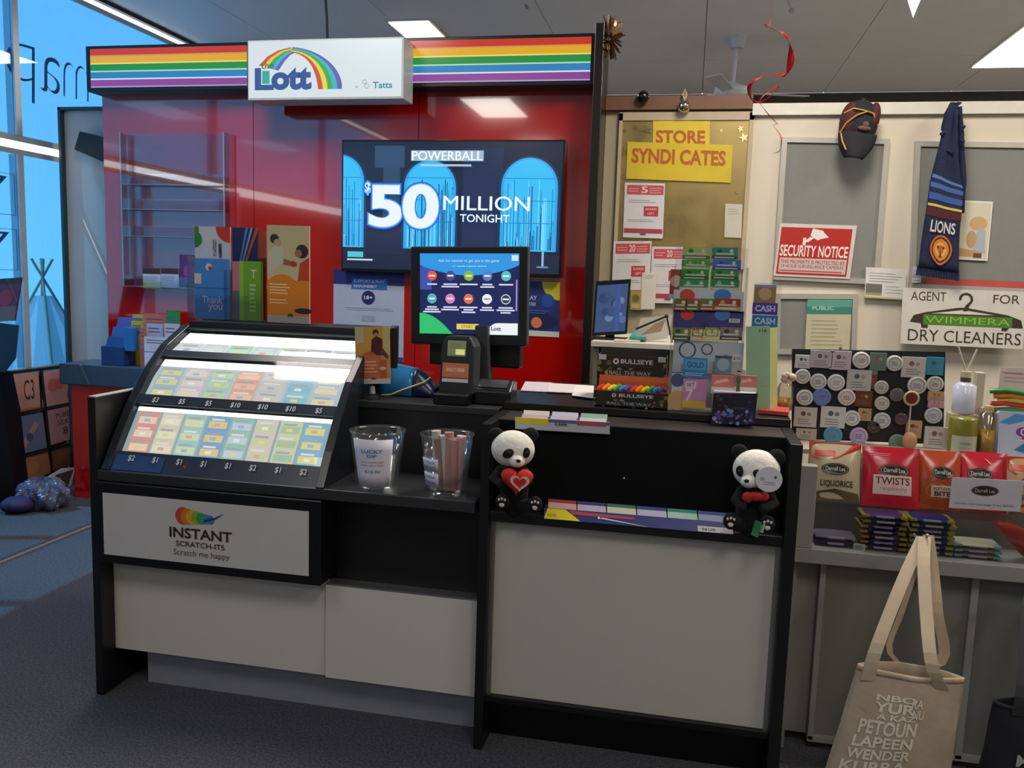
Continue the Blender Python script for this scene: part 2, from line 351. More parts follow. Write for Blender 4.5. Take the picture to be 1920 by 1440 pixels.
# rainbow: pixel zoom coords -> u,v
def zu(x): return (x-140)/(1640-140)
def zv(y): return 1-(y-180)/(800-180)
rb = ['c8542e', 'e8c838', '3aa850', '3fb0d8', '6a62b0']
L0, L1 = [(zu(240), zv(440)), (zu(330), zv(340)), (zu(440), zv(275)), (zu(560), zv(245))], [(zu(440), zv(500)), (zu(500), zv(400)), (zu(560), zv(330)), (zu(620), zv(300))]
for i in range(5):
    f0, f1 = i/5, (i+1)/5
    mixl = lambda f: [(a[0]+(b[0]-a[0])*f, a[1]+(b[1]-a[1])*f) for a, b in zip(L0, L1)]
    p.band(mixl(f0), mixl(f1), rb[i])
def arc(t):   # t 0 inner .. 1 outer: right leg of the arch
    P0 = (zu(560+20*t), zv(300-55*t)); P1 = (zu(760+100*t), zv(330-60*t)); P2 = (zu(815+270*t), zv(520-30*t)); P3 = (zu(835+235*t), zv(712))
    return [tuple((1-s)**3*P0[k]+3*s*(1-s)**2*P1[k]+3*s*s*(1-s)*P2[k]+s**3*P3[k] for k in (0, 1)) for s in [j/14 for j in range(15)]]
for i, c in enumerate(['c8502a', 'ecd040', '2faa48', '38b4c8', '5a5cb0']): p.band(arc(i/5), arc((i+1)/5), c)
p.rect(zu(275), zv(645), zu(350), zv(500), '35a89a')
p.rect(zu(200), zv(715), zu(265), zv(468), '2c5292'); p.rect(zu(200), zv(715), zu(392), zv(655), '2c5292')
p.text('ott', zu(368), zv(716), zu(770), zv(465), '2c5292', bold=.05)
p.text('the', zu(265), zv(480), zu(395), zv(400), '3c6a5c', bold=.01)
p.text('by', zu(1200), zv(708), zu(1232), zv(678), '6c8890'); p.ring(zu(1290), zv(640), .03, .04, '7f98a0'); p.ring(zu(1310), zv(685), .035, .045, '7f98a0')
p.text('Tatts', zu(1370), zv(710), zu(1555), zv(640), '2c7c90', bold=.02)
p.out('print', fc)

# television
ty = 4.93
O, U, V = fr(640, 262, 1056, 515, ty)
tv = thing('television', 'large wall television reading 50 million tonight on the red wall', 'television', O+Vector((U.x/2, 0, 0)))
B(mat('0a0d14', .25)).slab(O, U, V, .055).out('casing', tv, bevel=.004)
O = O+Vector((.012, -.001, .02)); U = U-Vector((.024, 0, 0)); V = V-Vector((0, 0, .032))
sc = B(mat('10264a', .2, em=.55)).slab(O, U, V, .001).out('screen', tv)
p = Print(O, U, V, em=1.0, rough=.15)
p.rect(0, 0, 1, .18, '16213c'); p.rect(.19, .3, .27, .95, '24425f'); p.rect(.56, .18, .74, .95, '1a2c50'); p.rect(.1, .12, .3, .35, '1b2446'); p.rect(.15, .8, .29, .97, '2a4668')
for u0, w, top in ((-.13, .23, .9), (.29, .24, .86), (.735, .25, .88)):
    def arch(m_, col):
        a, b = u0+m_, u0+w-m_; c_, r_ = (a+b)/2, (b-a)/2; r2 = r_*p.ar
        pts = [(c_+r_*math.cos(t*math.pi/18), min(1, top-r2+r2*math.sin(t*math.pi/18)-m_)) for t in range(19)]
        pts = [(max(0, x), y) for x, y in pts]+[(max(0, a), .17), (max(0, b), .17)]
        p.poly(pts, col)
    arch(-.012, '14305c'); arch(0, '2aa4e8'); arch(.012, '35bcf6')
    for k in range(60):
        x = u0+.014+(w-.028)*R.random(); hh = .22+R.random()*.5
        if x > .003: p.rect(x, .18, x+R.choice((.002, .003, .005)), min(hh, .8), R.choice(('1c6cb8', '7fe0ff', '1a5ca0', '52ccff', '103c70')))
    for hz in (.38, .55, .72):
        if u0+.014+w > 0: p.rect(max(0, u0+.012), hz, u0+w-.012, hz+.005, '1c78c0')
def glow(t, u0, v0, u1, v1):
    for g, c in ((.20, '1c5ccc'), (.12, '3f8cf0'), (.06, '7cc0ff')): p.text(t, u0-g*.05, v0-g*.10, u1+g*.05, v1+g*.10, c, bold=.035+g*.12)
    p.text(t, u0, v0, u1, v1, 'eaf4ff', bold=.035)
glow('5', .13, .335, .285, .66); glow('0', .29, .33, .455, .67); glow('$', .112, .59, .135, .68)
for g, c in ((.022, '4f9cf0'), (.008, 'f6fcff')):
    p.text('MILLION', .478, .475, .865, .585, c, bold=g); p.text('TONIGHT', .555, .385, .778, .445, c, bold=g*.7)
p.rect(.325, .85, .655, .93, '9fb8d0'); p.text('POWERBALL', .33, .855, .65, .925, 'f4faff', bold=.03); p.lines(.37, .81, .6, .835, 1, 'b8c8dc', .6, 0)
p.rect(.03, .09, .105, .135, '4fc4dc'); p.rect(.028, .065, .15, .078, 'c8d8e8'); p.rect(.925, .05, .935, .17, '8ab4d8'); p.rect(.905, .045, .955, .058, '5c8cc0')
p.out('picture', sc)

# posters on the red wall
def age(p):
    p.rect(0, .84, 1, 1, '2a2c74'); p.rect(.26, .79, .76, .91, '3568b0'); p.text('SUPPORT & PLAY', .29, .865, .73, .895, 'd8e4ff'); p.text('RESPONSIBLY', .29, .81, .62, .84, 'd8e4ff')
    p.disc(.5, .70, .078, '20285c'); p.text('18+', .44, .682, .56, .722, 'e8ecf8'); p.lines(.18, .56, .86, .60, 2, '8a90a8', .2, .1)
    p.rect(0, 0, 1, .055, '4a3a8c'); p.rect(.41, .44, .60, .50, '9aa0ac')
card('poster', 'white age restriction poster with navy header left of the customer screen', 'poster', fr(625, 507, 757, 676, WY-.004), .004, 'aeb6cc', age, 'posters on the red wall')
def dk(p):
    p.disc(1.0, 1.0, .33, 'd0c020', a0=180, a1=270); p.disc(.0, .12, .35, '5f7a6a', ry=.1); p.rect(0, 0, 1, .1, 'cfd0c4'); p.disc(.40, .28, .40, '14204c', ry=.17)
    p.disc(.42, .25, .1, 'd87850'); p.disc(.7, .66, .12, '22489c'); p.text('PLAY', .12, .66, .42, .74, 'b8c4e4'); p.text('YOUR WAY', .1, .55, .4, .62, 'b8c4e4'); p.lines(.05, .42, .75, .5, 2, '5468a8', .3)
card('poster', 'dark blue poster with yellow corner on the red wall right of the customer screen', 'poster', fr4((975, 526), (1050, 529), (1047, 632), (975, 629), WY-.004), .004, '20306c', dk, 'posters on the red wall')

# clear brochure pocket rack on the wall
O, U, V = fr(236, 250, 427, 540, 4.97)
rk = thing('acrylic_rack', 'clear acrylic pocket rack fixed on the left of the red wall', 'rack', O+Vector((U.x/2, 0, 0)))
B(ACR).box(O.x, O.x+U.x, 4.988, 4.992, O.z, O.z+V.z).out('back_sheet', rk)
for f_ in (0, .33, .505, .665):
    B(ACR).box(O.x, O.x+U.x, 4.93, 4.988, O.z+V.z*f_, O.z+V.z*f_+.005).box(O.x, O.x+U.x, 4.928, 4.932, O.z+V.z*f_, O.z+V.z*f_+.07).out('pocket', rk); B(EDGE).box(O.x, O.x+U.x, 4.9285, 4.9315, O.z+V.z*f_, O.z+V.z*f_+.006).out('pocket_edge', rk)
for x_ in (O.x, O.x+U.x): B(ACR).box(x_-.003, x_+.003, 4.93, 4.99, O.z, O.z+V.z).out('side', rk); B(EDGE).box(x_-.004, x_+.004, 4.926, 4.93, O.z, O.z+V.z).out('side_edge', rk)
for i, (x0, c, dr) in enumerate(((268, 'ccd4d8', 'd4c030'), (302, 'b8c4dc', 'c04030'))):
    card('brochure', ('white and yellow' if i == 0 else 'white and grey')+' brochure in the bottom pocket of the clear wall rack', 'brochure', fr(x0, 503, x0+33, 541, 4.955), .004, c,
         lambda p, dr=dr, i=i: (p.rect(0, 0, 1, .3 if i == 0 else .08, dr), p.rect(0, .72, 1, 1, '4a2430'), p.lines(.1, .4, .9, .65, 3, '8890a8', .3)), 'brochures in the clear wall rack')
card('brochure', 'purple brochure in the bottom pocket of the clear wall rack', 'brochure', fr(337, 478, 362, 538, 4.955), .004, '5a2a70', lambda p: p.disc(.7, .5, .2, '8a4a90'), 'brochures in the clear wall rack')

# ================================================================== side counter on the left
sc_ = thing('side_counter', 'side counter with dark blue top on a red base by the red wall', 'counter', (-3.1, 4.85, 0))
B(mat('39495c', .3, noise=.04)).box(-3.89, -1.6, 4.68, 4.995, .735, .868).out('counter_top', sc_, bevel=.006)
B(RED).box(-3.82, -1.6, 4.70, 4.99, 0, .735).out('base', sc_)
# things on the side counter
def sb(name, label, cat, px0, py0, px1, py1, Y, d, col, draw=None, group='small things on the side counter', rough=.4):
    F = fr(px0, py0, px1, py1, Y); F[0].z = max(F[0].z, .87); return card(name, label, cat, F, d, col, draw, group, rough)
hx = at(222, 655, y=4.73).x
t_ = thing('card_holder', 'stepped navy blue leaflet holder at the left end of the side counter', 'holder', (hx, 4.78, .868), 'small things on the side counter')
w_ = .11
bm_ = mat('1c3a6c', .25)
B(bm_).box(hx-w_, hx+w_-.06, 4.71, 4.83, .868, .99).out('base', t_, bevel=.004)
for k, (z, y) in enumerate(((.99, 4.75), (1.05, 4.79), (1.11, 4.83))):
    B(mat(('24487c', '3a5590', '4a4f90')[k], .25)).slab((hx-w_+.01*k, y, z-.03), (.17, 0, 0), (0, .03, .085), .005).out('tier', t_)
sb('bottle', 'blue squat bottle beside the navy leaflet holder', 'bottle', 232, 615, 250, 658, 4.72, .05, '2c70b4')
for i, (a, b_, c, d_, col, nm) in enumerate(((248, 590, 268, 602, 'b8a828', 'yellow leaflet, rear one of the pair'), (246, 602, 270, 614, 'c0ae20', 'yellow leaflet, front one of the pair'), (270, 588, 312, 605, 'c8705c', 'orange and pink leaflets'), (312, 582, 336, 605, '2c8c48', 'green topped leaflet'), (275, 607, 305, 625, 'b4bcdc', 'pale lilac leaflet stack, rear left'), (308, 607, 335, 625, 'c0c4dc', 'pale lilac leaflet stack, rear right'), (262, 616, 272, 630, 'b86858', 'small orange card'), (270, 632, 318, 640, 'ccd4e8', 'white leaflet stack, front'))):
    Y = 4.86-.02*i; F = fr(a, b_, c, d_, Y); z0 = .868; 
    F[2].z += F[0].z-z0; F[0].z = z0
    card('leaflet', nm+' standing on the side counter', 'leaflet', F, .012, col, lambda p: (p.lines(.1, .80, .9, .96, 2, '5c6480', .3), p.rect(0, .5, 1, .53, '8890a8')), 'leaflets on the side counter')
# ================================================================== left bay of the lottery counter
X0, X1, X2 = -1.965, -.600, .335
BK = mat('101113', .38, noise=.08, scale=25); BK2 = mat('2c2e31', .42, noise=.06, scale=25)
lc = thing('lottery_counter', 'left counter bay in black and white with an illuminated instant scratch panel', 'counter', ((X0+X1)/2, 2.8, 0), 'lottery counter bays')
B(BK).box(X0, X0+.03, 2.49, 3.3, 0, 1.055).out('side_panel', lc, bevel=.002)
B(mat('c8c4b8', .4)).box(X0+.002, X0+.03, 2.495, 3.3, 1.0552, 1.058).out('edge_strip', lc)
B(BK2).box(X0+.03, X1-.015, 2.49, 2.80, .772, .808).out('shelf', lc, bevel=.003)
B(BK).box(X0+.03, X1-.015, 2.80, 2.83, .808, 1.05).out('riser_panel', lc)
B(BK2).box(X0+.03, X1-.015, 2.79, 3.3, 1.03, 1.055).out('top_board', lc, bevel=.003)
B(BK).box(-1.115, X1-.015, 2.60, 2.63, .47, .772).out('front_panel', lc)
B(BK).box(X0+.03, X1-.015, 3.27, 3.3, .05, 1.03).out('back_panel', lc)
whp = mat('d2cfc6', .35, noise=.02, scale=3)
B(whp).box(X0+.03, -1.13, 2.56, 2.58, .145, .50).out('white_panel', lc)
B(whp).box(-1.13, X1-.012, 2.548, 2.58, .145, .468).out('white_panel', lc)
B(ALU).box(-1.13, X1-.012, 2.548, 2.60, .468, .474).out('trim_strip', lc)
B(mat('a4a8ae', .35, metal=.3)).box(-1.85, X1-.015, 2.62, 2.64, 0, .15).out('kickboard', lc)
# illuminated logo box
bx = B(BLACK).box(X0+.03, -1.115, 2.475, 2.61, .49, .771).out('logo_box', lc, bevel=.003)
O, U, V = Vector((-1.905, 2.4745, .520)), Vector((.748, 0, 0)), Vector((0, 0, .215))
lp = B(mat('cccac4', .35, noise=.02)).slab(O, U, V, .004).out('logo_panel', bx)
p = Print(O+Vector((0, -.0005, 0)), U, V, rough=.35)
def lu(x): return (x-85)/(1680-85)
def lv(x, y): return 1-(y-100-(x-85)*.0865)/470
for i, c in enumerate(('c8482c', 'd87a2c', 'd8a82c', '8cae38', '3f9e50', '3f98a8', '3f80b8')):
    x = 690+i*36; h_ = 60-i*5; cx = lu(x+36); cv_ = lv(x, 270+i*5); p.disc(cx, cv_, (h_)/470, c, ry=h_/430)
p.band([(lu(890), lv(890, 325)), (lu(980), lv(980, 300)), (lu(1045), lv(1045, 258))], [(lu(890), lv(890, 300)), (lu(970), lv(970, 288)), (lu(1045), lv(1045, 256))], '303c70')
p.text('INSTANT', lu(620), lv(860, 450), lu(1105), lv(860, 372), '3c2c28', bold=.02)
p.text('SCRATCH-ITS', lu(670), lv(860, 512), lu(1048), lv(860, 472), '4c3c38', bold=.012)
p.text('Scratch me happy', lu(650), lv(860, 592), lu(1085), lv(860, 535), '5a4c48', bold=-.005)
p.out('print', lp)

# ================================================================== right bay
rc = thing('lottery_counter', 'right counter bay in black with one large white front panel and toys', 'counter', ((X1+X2)/2, 2.8, 0), 'lottery counter bays')
rc['label'] = 'right counter bay, black frame around one large white front panel'
B(BK).box(X1, X1+.03, 2.49, 3.4, 0, 1.055).out('side_panel', rc, bevel=.002)
B(BK).box(X2-.035, X2, 2.49, 3.4, 0, 1.055).out('side_panel', rc, bevel=.002)
B(BK).box(X1+.03, X2-.035, 2.497, 2.60, .750, .782).out('ledge', rc, bevel=.002)
B(VELVET).add([(x, y, z) for x in (X1+.03, X2-.035) for y, z in ((2.54, .782), (2.607, 1.05), (2.63, 1.05), (2.63, .782))], [(0, 1, 2, 3), (7, 6, 5, 4), (0, 4, 5, 1), (1, 5, 6, 2), (2, 6, 7, 3), (3, 7, 4, 0)]).out('sloped_panel', rc)
B(mat('3a3430', .35, noise=.08)).box(X1+.03, X2-.035, 2.607, 2.80, 1.036, 1.053).out('writing_top', rc)
B(mat('1a1817', .3)).box(X1+.002, X2-.002, 2.79, 3.42, 1.056, 1.08).out('top_board', rc, bevel=.002)
B(mat('bcbab0', .35, noise=.02, scale=3)).box(X1+.045, X2-.05, 2.53, 2.55, .175, .750).out('white_panel', rc)
for x in (X1+.030, X2-.05): B(ALU).box(x, x+.015, 2.524, 2.55, .165, .750).out('trim_strip', rc)
B(BLACK).box(X1+.03, X2-.035, 2.60, 2.63, 0, .175).box(X1+.03, X2-.035, 2.51, 2.6, .155, .174).out('kickboard', rc)
B(BK).box(X1+.03, X2-.035, 3.38, 3.4, .05, 1.05).out('back_panel', rc)
q = at(1170, 897, y=2.566); B(ALU).ball(q, (.004, .003, .004), n=10, k=6).out('screw', rc)

# ================================================================== lit scratch ticket display
prof = [(2.490, .809), (2.56, .915), (2.635, 1.02), (2.73, 1.125), (2.84, 1.21), (2.98, 1.275), (3.20, 1.297)]
SX0, SX1 = -1.925, -1.115
sd = thing('ticket_display', 'curved black illuminated display case of instant scratch tickets on the left counter', 'display case', ((SX0+SX1)/2, 2.85, .809))
for a, b in ((SX0, SX0+.035), (SX1-.03, SX1)):
    B(mat('1a1f24', .25)).prism(prof+[(3.20, 1.056), (2.80, 1.056), (2.792, .809)], 'x', a, b).out('side_panel', sd, bevel=.004)
B(BLACKM).box(SX0+.035, SX1-.03, 3.185, 3.2, 1.056, 1.29).box(SX0+.035, SX1-.03, 2.98, 3.19, 1.268, 1.292).out('top_panel', sd)
def pt(t):      # arc-length point along the profile, and outward normal
    L = [math.dist(a, b) for a, b in zip(prof, prof[1:])]; T = t*sum(L[:5])
    for (a, b), l in zip(zip(prof, prof[1:]), L):
        if T <= l+1e-9:
            d = ((b[0]-a[0])/l, (b[1]-a[1])/l); return (a[0]+d[0]*T, a[1]+d[1]*T), (-d[1], d[0])
        T -= l
def strip(b, x0, x1, t0, t1, off, n=6, m=None, th=0):
    def fn(i, j):
        (y, z), (ny, nz) = pt(t0+(t1-t0)*j); return (x0+(x1-x0)*i, y+ny*off, z+nz*off)
    b.grid(fn, 1, n, m, False)
    return b
def tofz(z):    # t at which the profile has that height
    lo, hi = 0, 1
    for _ in range(30):
        md = (lo+hi)/2
        if pt(md)[0][1] < z: lo = md
        else: hi = md
    return lo
tiers = [(tofz(.872), tofz(1.022)), (tofz(1.052), tofz(1.178)), (tofz(1.197), tofz(1.268))]
lo_, hi_ = SX0+.035, SX1-.03
# dark bars
for a, b, nm in ((0.0, tiers[0][0], 'label_bar'), (tiers[0][1], tiers[1][0], 'label_bar'), (tiers[1][1], tiers[2][0], 'label_bar'), (tiers[2][1], 1, 'top_bar')):
    strip(B(mat('232c38' if nm == 'label_bar' else '2c3236', .3)), lo_, hi_, a, b, -.006, 3).out(nm, sd, solid=.004)
# graphic under the lowest tier
p = strip(B(mat('24406c', .3)), lo_+.004, lo_+.19, .01, tiers[0][0]-.02, -.0035, 2); p.out('graphic', sd)
for k, (t0, t1) in enumerate(tiers):
    strip(B(mat(('a8c4cc', 'c4d4d4', 'dfe6e2')[k], .4, em=(.7, .8, .9)[k])), lo_, hi_, t0, t1, -.030, 6).out('lit_panel', sd)
    strip(B(mat('fbfbf4', .4, em=1.5)), lo_+.005, hi_-.005, t1-(t1-t0)*(.11, .20, .48)[k], t1-.002, -.024, 3).out('tube_reflection', sd)  # glowing white band painted in for the light tube's reflection
    strip(B(clear('display_cover', (.96, .98, .98), .06, .05)), lo_, hi_, t0, t1, -.004, 6).out('clear_cover', sd)
pal = [[('e07a60', 'f0c8a8'), ('d8c8a0', 'e8dcb8'), ('8fc0b8', 'c8d8a0'), ('4f90c8', 'e0c060'), ('80b8a0', 'b8c8d8'), ('d8c0b8', 'c0c888'), ('c8d098', '90b880'), ('5aa0c8', 'd8d068')],
       [('88a8b8', 'd0cc78'), ('c8b8b8', 'd8ccc0'), ('98c0b0', 'b0c890'), ('e09078', 'f0b088'), ('b8c0c0', 'd0b8a8'), ('78b8cc', '68a8c0'), ('a8b8c8', 'e0d0a0')],
       [('d0d4d8', 'e0e0e0'), ('c8ccd8', 'd8dcdc'), ('90d0a0', 'b0dcb8'), ('b0c8d8', 'c8d4e0'), ('b0c890', 'c8d0b8'), ('90a8d0', 'b8c8e0'), ('c0d4c8', 'd8e0d8')]]
nmc = [['orange', 'beige', 'pale teal', 'bright blue', 'green and lilac', 'dusty pink', 'lime green', 'sky blue and yellow'], ['blue and yellow', 'mauve', 'mint', 'salmon', 'grey', 'aqua', 'pale blue and cream'], ['white', 'pale lilac', 'light green', 'ice blue', 'olive', 'periwinkle', 'pale mint']]
tn = ['bottom', 'middle', 'top']; ordn = ['first', 'second', 'third', 'fourth', 'fifth', 'sixth', 'seventh', 'eighth']
price = [['$2', '$1', '$1', '$1', '$1', '$2', '$1', '$2'], ['$3', '$5', '$5', '$10', '$10', '$10', '$5'], None]
for k, (t0, t1) in enumerate(tiers):
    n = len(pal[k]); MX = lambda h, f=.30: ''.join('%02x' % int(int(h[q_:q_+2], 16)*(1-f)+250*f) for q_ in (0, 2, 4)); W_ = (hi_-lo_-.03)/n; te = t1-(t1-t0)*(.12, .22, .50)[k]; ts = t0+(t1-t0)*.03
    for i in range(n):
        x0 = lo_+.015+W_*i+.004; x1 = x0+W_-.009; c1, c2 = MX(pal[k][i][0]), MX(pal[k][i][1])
        b = strip(B(mat(c1, .4, em=.85, noise=0)), x0, x1, ts, te, -.0245, 6)  # washed-out case light is put into the tickets' glow and paled colours
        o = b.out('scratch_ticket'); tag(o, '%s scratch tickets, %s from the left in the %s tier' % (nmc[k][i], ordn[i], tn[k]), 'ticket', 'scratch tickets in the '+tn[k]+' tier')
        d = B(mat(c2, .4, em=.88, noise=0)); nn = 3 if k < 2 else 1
        for q in range(nn):
            a0 = ts+(te-ts)*(q+.12)/nn; a1 = ts+(te-ts)*(q+.62)/nn
            strip(d, x0+.006, x1-.006, a0, a1, -.0235, 2)
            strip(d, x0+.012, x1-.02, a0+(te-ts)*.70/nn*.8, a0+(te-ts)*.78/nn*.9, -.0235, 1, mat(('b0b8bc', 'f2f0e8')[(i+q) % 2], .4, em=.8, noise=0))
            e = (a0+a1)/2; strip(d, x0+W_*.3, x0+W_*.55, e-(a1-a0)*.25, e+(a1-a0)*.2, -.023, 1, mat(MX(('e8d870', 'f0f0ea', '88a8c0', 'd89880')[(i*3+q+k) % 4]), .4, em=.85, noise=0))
        d.out('print', o)
        if price[k]:
            vs, fs, ar = textmesh(price[k][i], .01); th = .018; xc = (x0+x1)/2+.01; tb = t0-.048
            def F_(x, y):
                (yy, zz), (ny, nz) = pt(tb+y*.034); return (xc+(x-.5)*th*ar*1.1, yy+ny*.0012-.004, zz+nz*.0012-.004)
            B(mat('c8ccd0', .5, noise=0)).add([F_(x, y) for x, y in vs], fs).out('price_label', sd)
B(mat('b03030', .5)).box(-1.605, -1.598, 2.478, 2.4835, .838, .848).out('red_mark', sd)

# ================================================================== brochure stands on top of the display (z 1.292)
ZT = 1.292
t_ = thing('brochure_holder', 'clear two-pocket holder of tall blue and green brochures on the ticket display', 'holder', (at(430, 600, y=3.12).x, 3.1, ZT))
xa, xb = at(362, 560, y=3.10).x, at(500, 560, y=3.10).x
B(ACR).box(xa, xb, 3.06, 3.064, ZT, ZT+.10).box(xa, xb, 3.145, 3.149, ZT, ZT+.30).box(xa, xb, 3.06, 3.149, ZT, ZT+.004).box(xa, xa+.003, 3.06, 3.149, ZT, ZT+.25).box(xb-.003, xb, 3.06, 3.149, ZT, ZT+.25).box((xa+xb)/2, (xa+xb)/2+.003, 3.06, 3.149, ZT, ZT+.2).out('pockets', t_)
def br(name, label, F, col, draw, th=.006): return card(name, label, 'brochure', F, th, col, draw, 'brochures on the ticket display', rough=.35)
def onz(F, z=ZT+.005): F[2].z += F[0].z-z; F[0].z = z; return F
br('brochure', 'tall white brochure with red and green circles, rear of the clear holder', onz(fr(366, 425, 432, 605, 3.125)), 'd8dade', lambda p: (p.disc(1, 1, .17, 'd83820', a0=180, a1=270), p.disc(0, .86, .09, '3c8a3c', a0=-90, a1=90), p.rect(0, .9, .12, 1, '4a8a30'), p.text('PLAY', .52, .68, .62, .86, '3c4456'), p.text('WIN', .68, .66, .76, .82, '3c4456')))
def th(p):
    p.rect(0, .58, .2, .75, 'd8d4d0'); p.disc(.42, .86, .06, 'e8d8dc'); p.disc(.46, .84, .035, 'c04040'); p.rect(0, .505, 1, .52, '2f6ab0'); p.text('Thank', .22, .26, .80, .38, 'e4ecf8', bold=0); p.text('you', .40, .12, .80, .24, 'e4ecf8', bold=0)
br('brochure', 'tall blue thank you brochure, front left of the clear holder', onz(fr(365, 485, 430, 605, 3.085)), '4c90d8', th)
def fan_(p):
    p.rect(0, .0, 1, .45, '16204c')
    for i in range(5): p.poly([(0, .2), (.55+.1*i, 1), (.70+.1*i, 1)], ('5a90c8', '1c2c60', '88a8d0', '18244c', 'c85030')[i])
br('brochure', 'dark blue brochure with fanned light rays, rear right of the clear holder', onz(fr(436, 427, 482, 600, 3.13)), '1c2a60', fan_)
card('brochure', 'orange tipped brochure leaning at the right of the clear holder', 'brochure', onz(fr(478, 434, 499, 600, 3.135)), .004, 'b04a30', lambda p: p.rect(0, 0, 1, .7, '5a2c38'), 'brochures on the ticket display')
br('brochure', 'lime green brochure with vertical lettering, front right of the clear holder', onz(fr(449, 490, 492, 606, 3.09)), '7ab030', lambda p: (p.rect(0, 0, .2, 1, '98c838'), p.text('T', .5, .72, .75, .86, 'dce8c0'), p.lines(.45, .15, .75, .65, 7, 'b8d488', .5, .4)))
card('brochure', 'narrow pink and grey brochure, middle of the clear holder', 'brochure', onz(fr(436, 490, 449, 604, 3.09)), .004, '6c7078', lambda p: p.rect(0, .5, 1, 1, 'c8788c'), 'brochures on the ticket display')
def orange(p, full=True):
    p.rect(0, .42, 1, 1, 'd8c490'); p.disc(.18, .86, .05, '3c342c'); p.disc(.25, .82, .042, 'd0a888'); p.poly([(.02, .5), (.38, .62), (.4, .76), (.18, .8), (.02, .72)], 'd8cfb4')
    p.disc(.83, .74, .07, '3c2820'); p.disc(.74, .72, .04, 'b07858'); p.poly([(.72, .42), (1, .36), (1, .68), (.78, .62)], 'cc4a28'); p.bar_ = 0
    p.poly([(.38, .6), (.7, .58), (.72, .62), (.4, .66)], 'b06a48'); p.disc(.62, .61, .03, 'b03c28')
    p.rect(0, .08, 1, .44, 'e88a24'); p.disc(.35, .36, .17, 'e88a24', ry=.14); p.lines(.06, .30, .55, .42, 4, 'f8dcb0', .35); p.lines(.06, .2, .5, .26, 2, 'f8dcb0', .3)
    p.disc(.86, .13, .1, '3c3040', ry=.03); p.rect(0, 0, 1, .07, 'b0a89c'); p.disc(.55, .065, .035, '50505c', a0=0, a1=180)
t_ = card('flyer_stand', 'tall orange flyer of a couple in a clear stand on the ticket display', 'flyer stand', onz(fr4((500, 419), (580, 424), (580, 612), (502, 610), 3.06)), .006, 'd8c8a4', orange, None, .3)
B(ACR).box(at(498, 600, y=3.05).x, at(583, 600, y=3.05).x, 3.03, 3.12, ZT, ZT+.004).out('stand_foot', t_)
# ================================================================== things on the left bay
ZC = 1.055
# customer screen on its stand
sy = 3.0
O, U, V = fr4((767, 462), (990, 462), (985, 650), (770, 645), sy)
cs = thing('customer_display', 'black customer touch screen on a stand above the card terminal', 'screen', (O.x+U.x/2, 3.05, ZC))
hd = B(mat('1c2224', .35)).slab(O, U, V, .045).out('bezel', cs, bevel=.006)
B(mat('0c0d0f', .4)).box(O.x+.06, O.x+U.x-.03, 3.04, 3.10, O.z-.075, O.z+.1).out('rear_housing', cs, bevel=.006)
B(mat('0c0d0f', .4)).box(O.x+.2, O.x+.29, 3.05, 3.10, ZC, O.z-.06).box(O.x+.12, O.x+.37, 2.98, 3.16, ZC, ZC+.012).out('stand', cs, bevel=.003)
u0, u1, v0, v1 = .085, .93, .115, .93
Os, Us, Vs = O+U*u0+V*v0-Vector((0, .0005, 0)), U*(u1-u0), V*(v1-v0)
scn = B(mat('1d2a66', .2, em=.7)).slab(Os, Us, Vs, .001).out('screen', cs)
p = Print(Os, Us, Vs, em=1.0, rough=.2)
p.rect(0, .55, .12, .95, '3c50b0'); pts = [(0, 1), (0, .86)]+[(x/20, .86-.13*math.sin(math.pi*x/20)**.8) for x in range(1, 20)]+[(1, .86), (1, 1)]
p.poly(pts, '2f96e0'); p.text('Ask the counter to get you in the game', .19, .885, .8, .93, 'b8e4fa', bold=.0); p.text('or touch a game below', .33, .83, .68, .855, 'b8e4fa')
p.rect(.925, .91, .99, .98, 'd0e4ec'); p.rect(.97, .3, .985, .68, 'a088d8')
cl = [['e0583c', '4a4a8c', '88b838', '5080c0', '58c0c0'], ['50b0c0', 'd880b8', 'e07050', 'f2f2f2', '2c3c50']]
for r_ in (0, 1):
    for c_ in range(5):
        u, v = .125+.187*c_, .725-.285*r_; p.disc(u, v, .062, cl[r_][c_]); p.rect(u-.03, v-.01, u+.03, v+.01, 'e8ecf4' if cl[r_][c_] != 'f2f2f2' else '8090a0')
        if (r_, c_) == (1, 4): p.ring(u, v, .05, .062, 'c8d0d8')
        for q in range(1+(c_+r_) % 2+(r_)): w = .05+.02*((c_+q) % 3); p.rect(u-w, v-.115-.03*q, u+w, v-.097-.03*q, 'd8dcf0')
p.poly([(0, 0), (0, .26)]+[(x/30, .26-.26*(x/10)**2) for x in range(1, 10)]+[(.34, 0)], '30c070'); p.rect(.375, .05, .61, .14, '1c2050'); p.rect(.38, .06, .605, .13, 'e0d060'); p.text('START', .43, .075, .55, .115, '8a7820')
p.disc(.8, .0, .14, 'eef2f4', ry=.145, a0=90, a1=180); p.rect(.8, 0, .995, .145, 'eef2f4'); p.rect(.705, .0, .8, .07, 'eef2f4'); p.text('Lott', .73, .05, .83, .1, '30405c', bold=.03)
p.out('picture', scn)

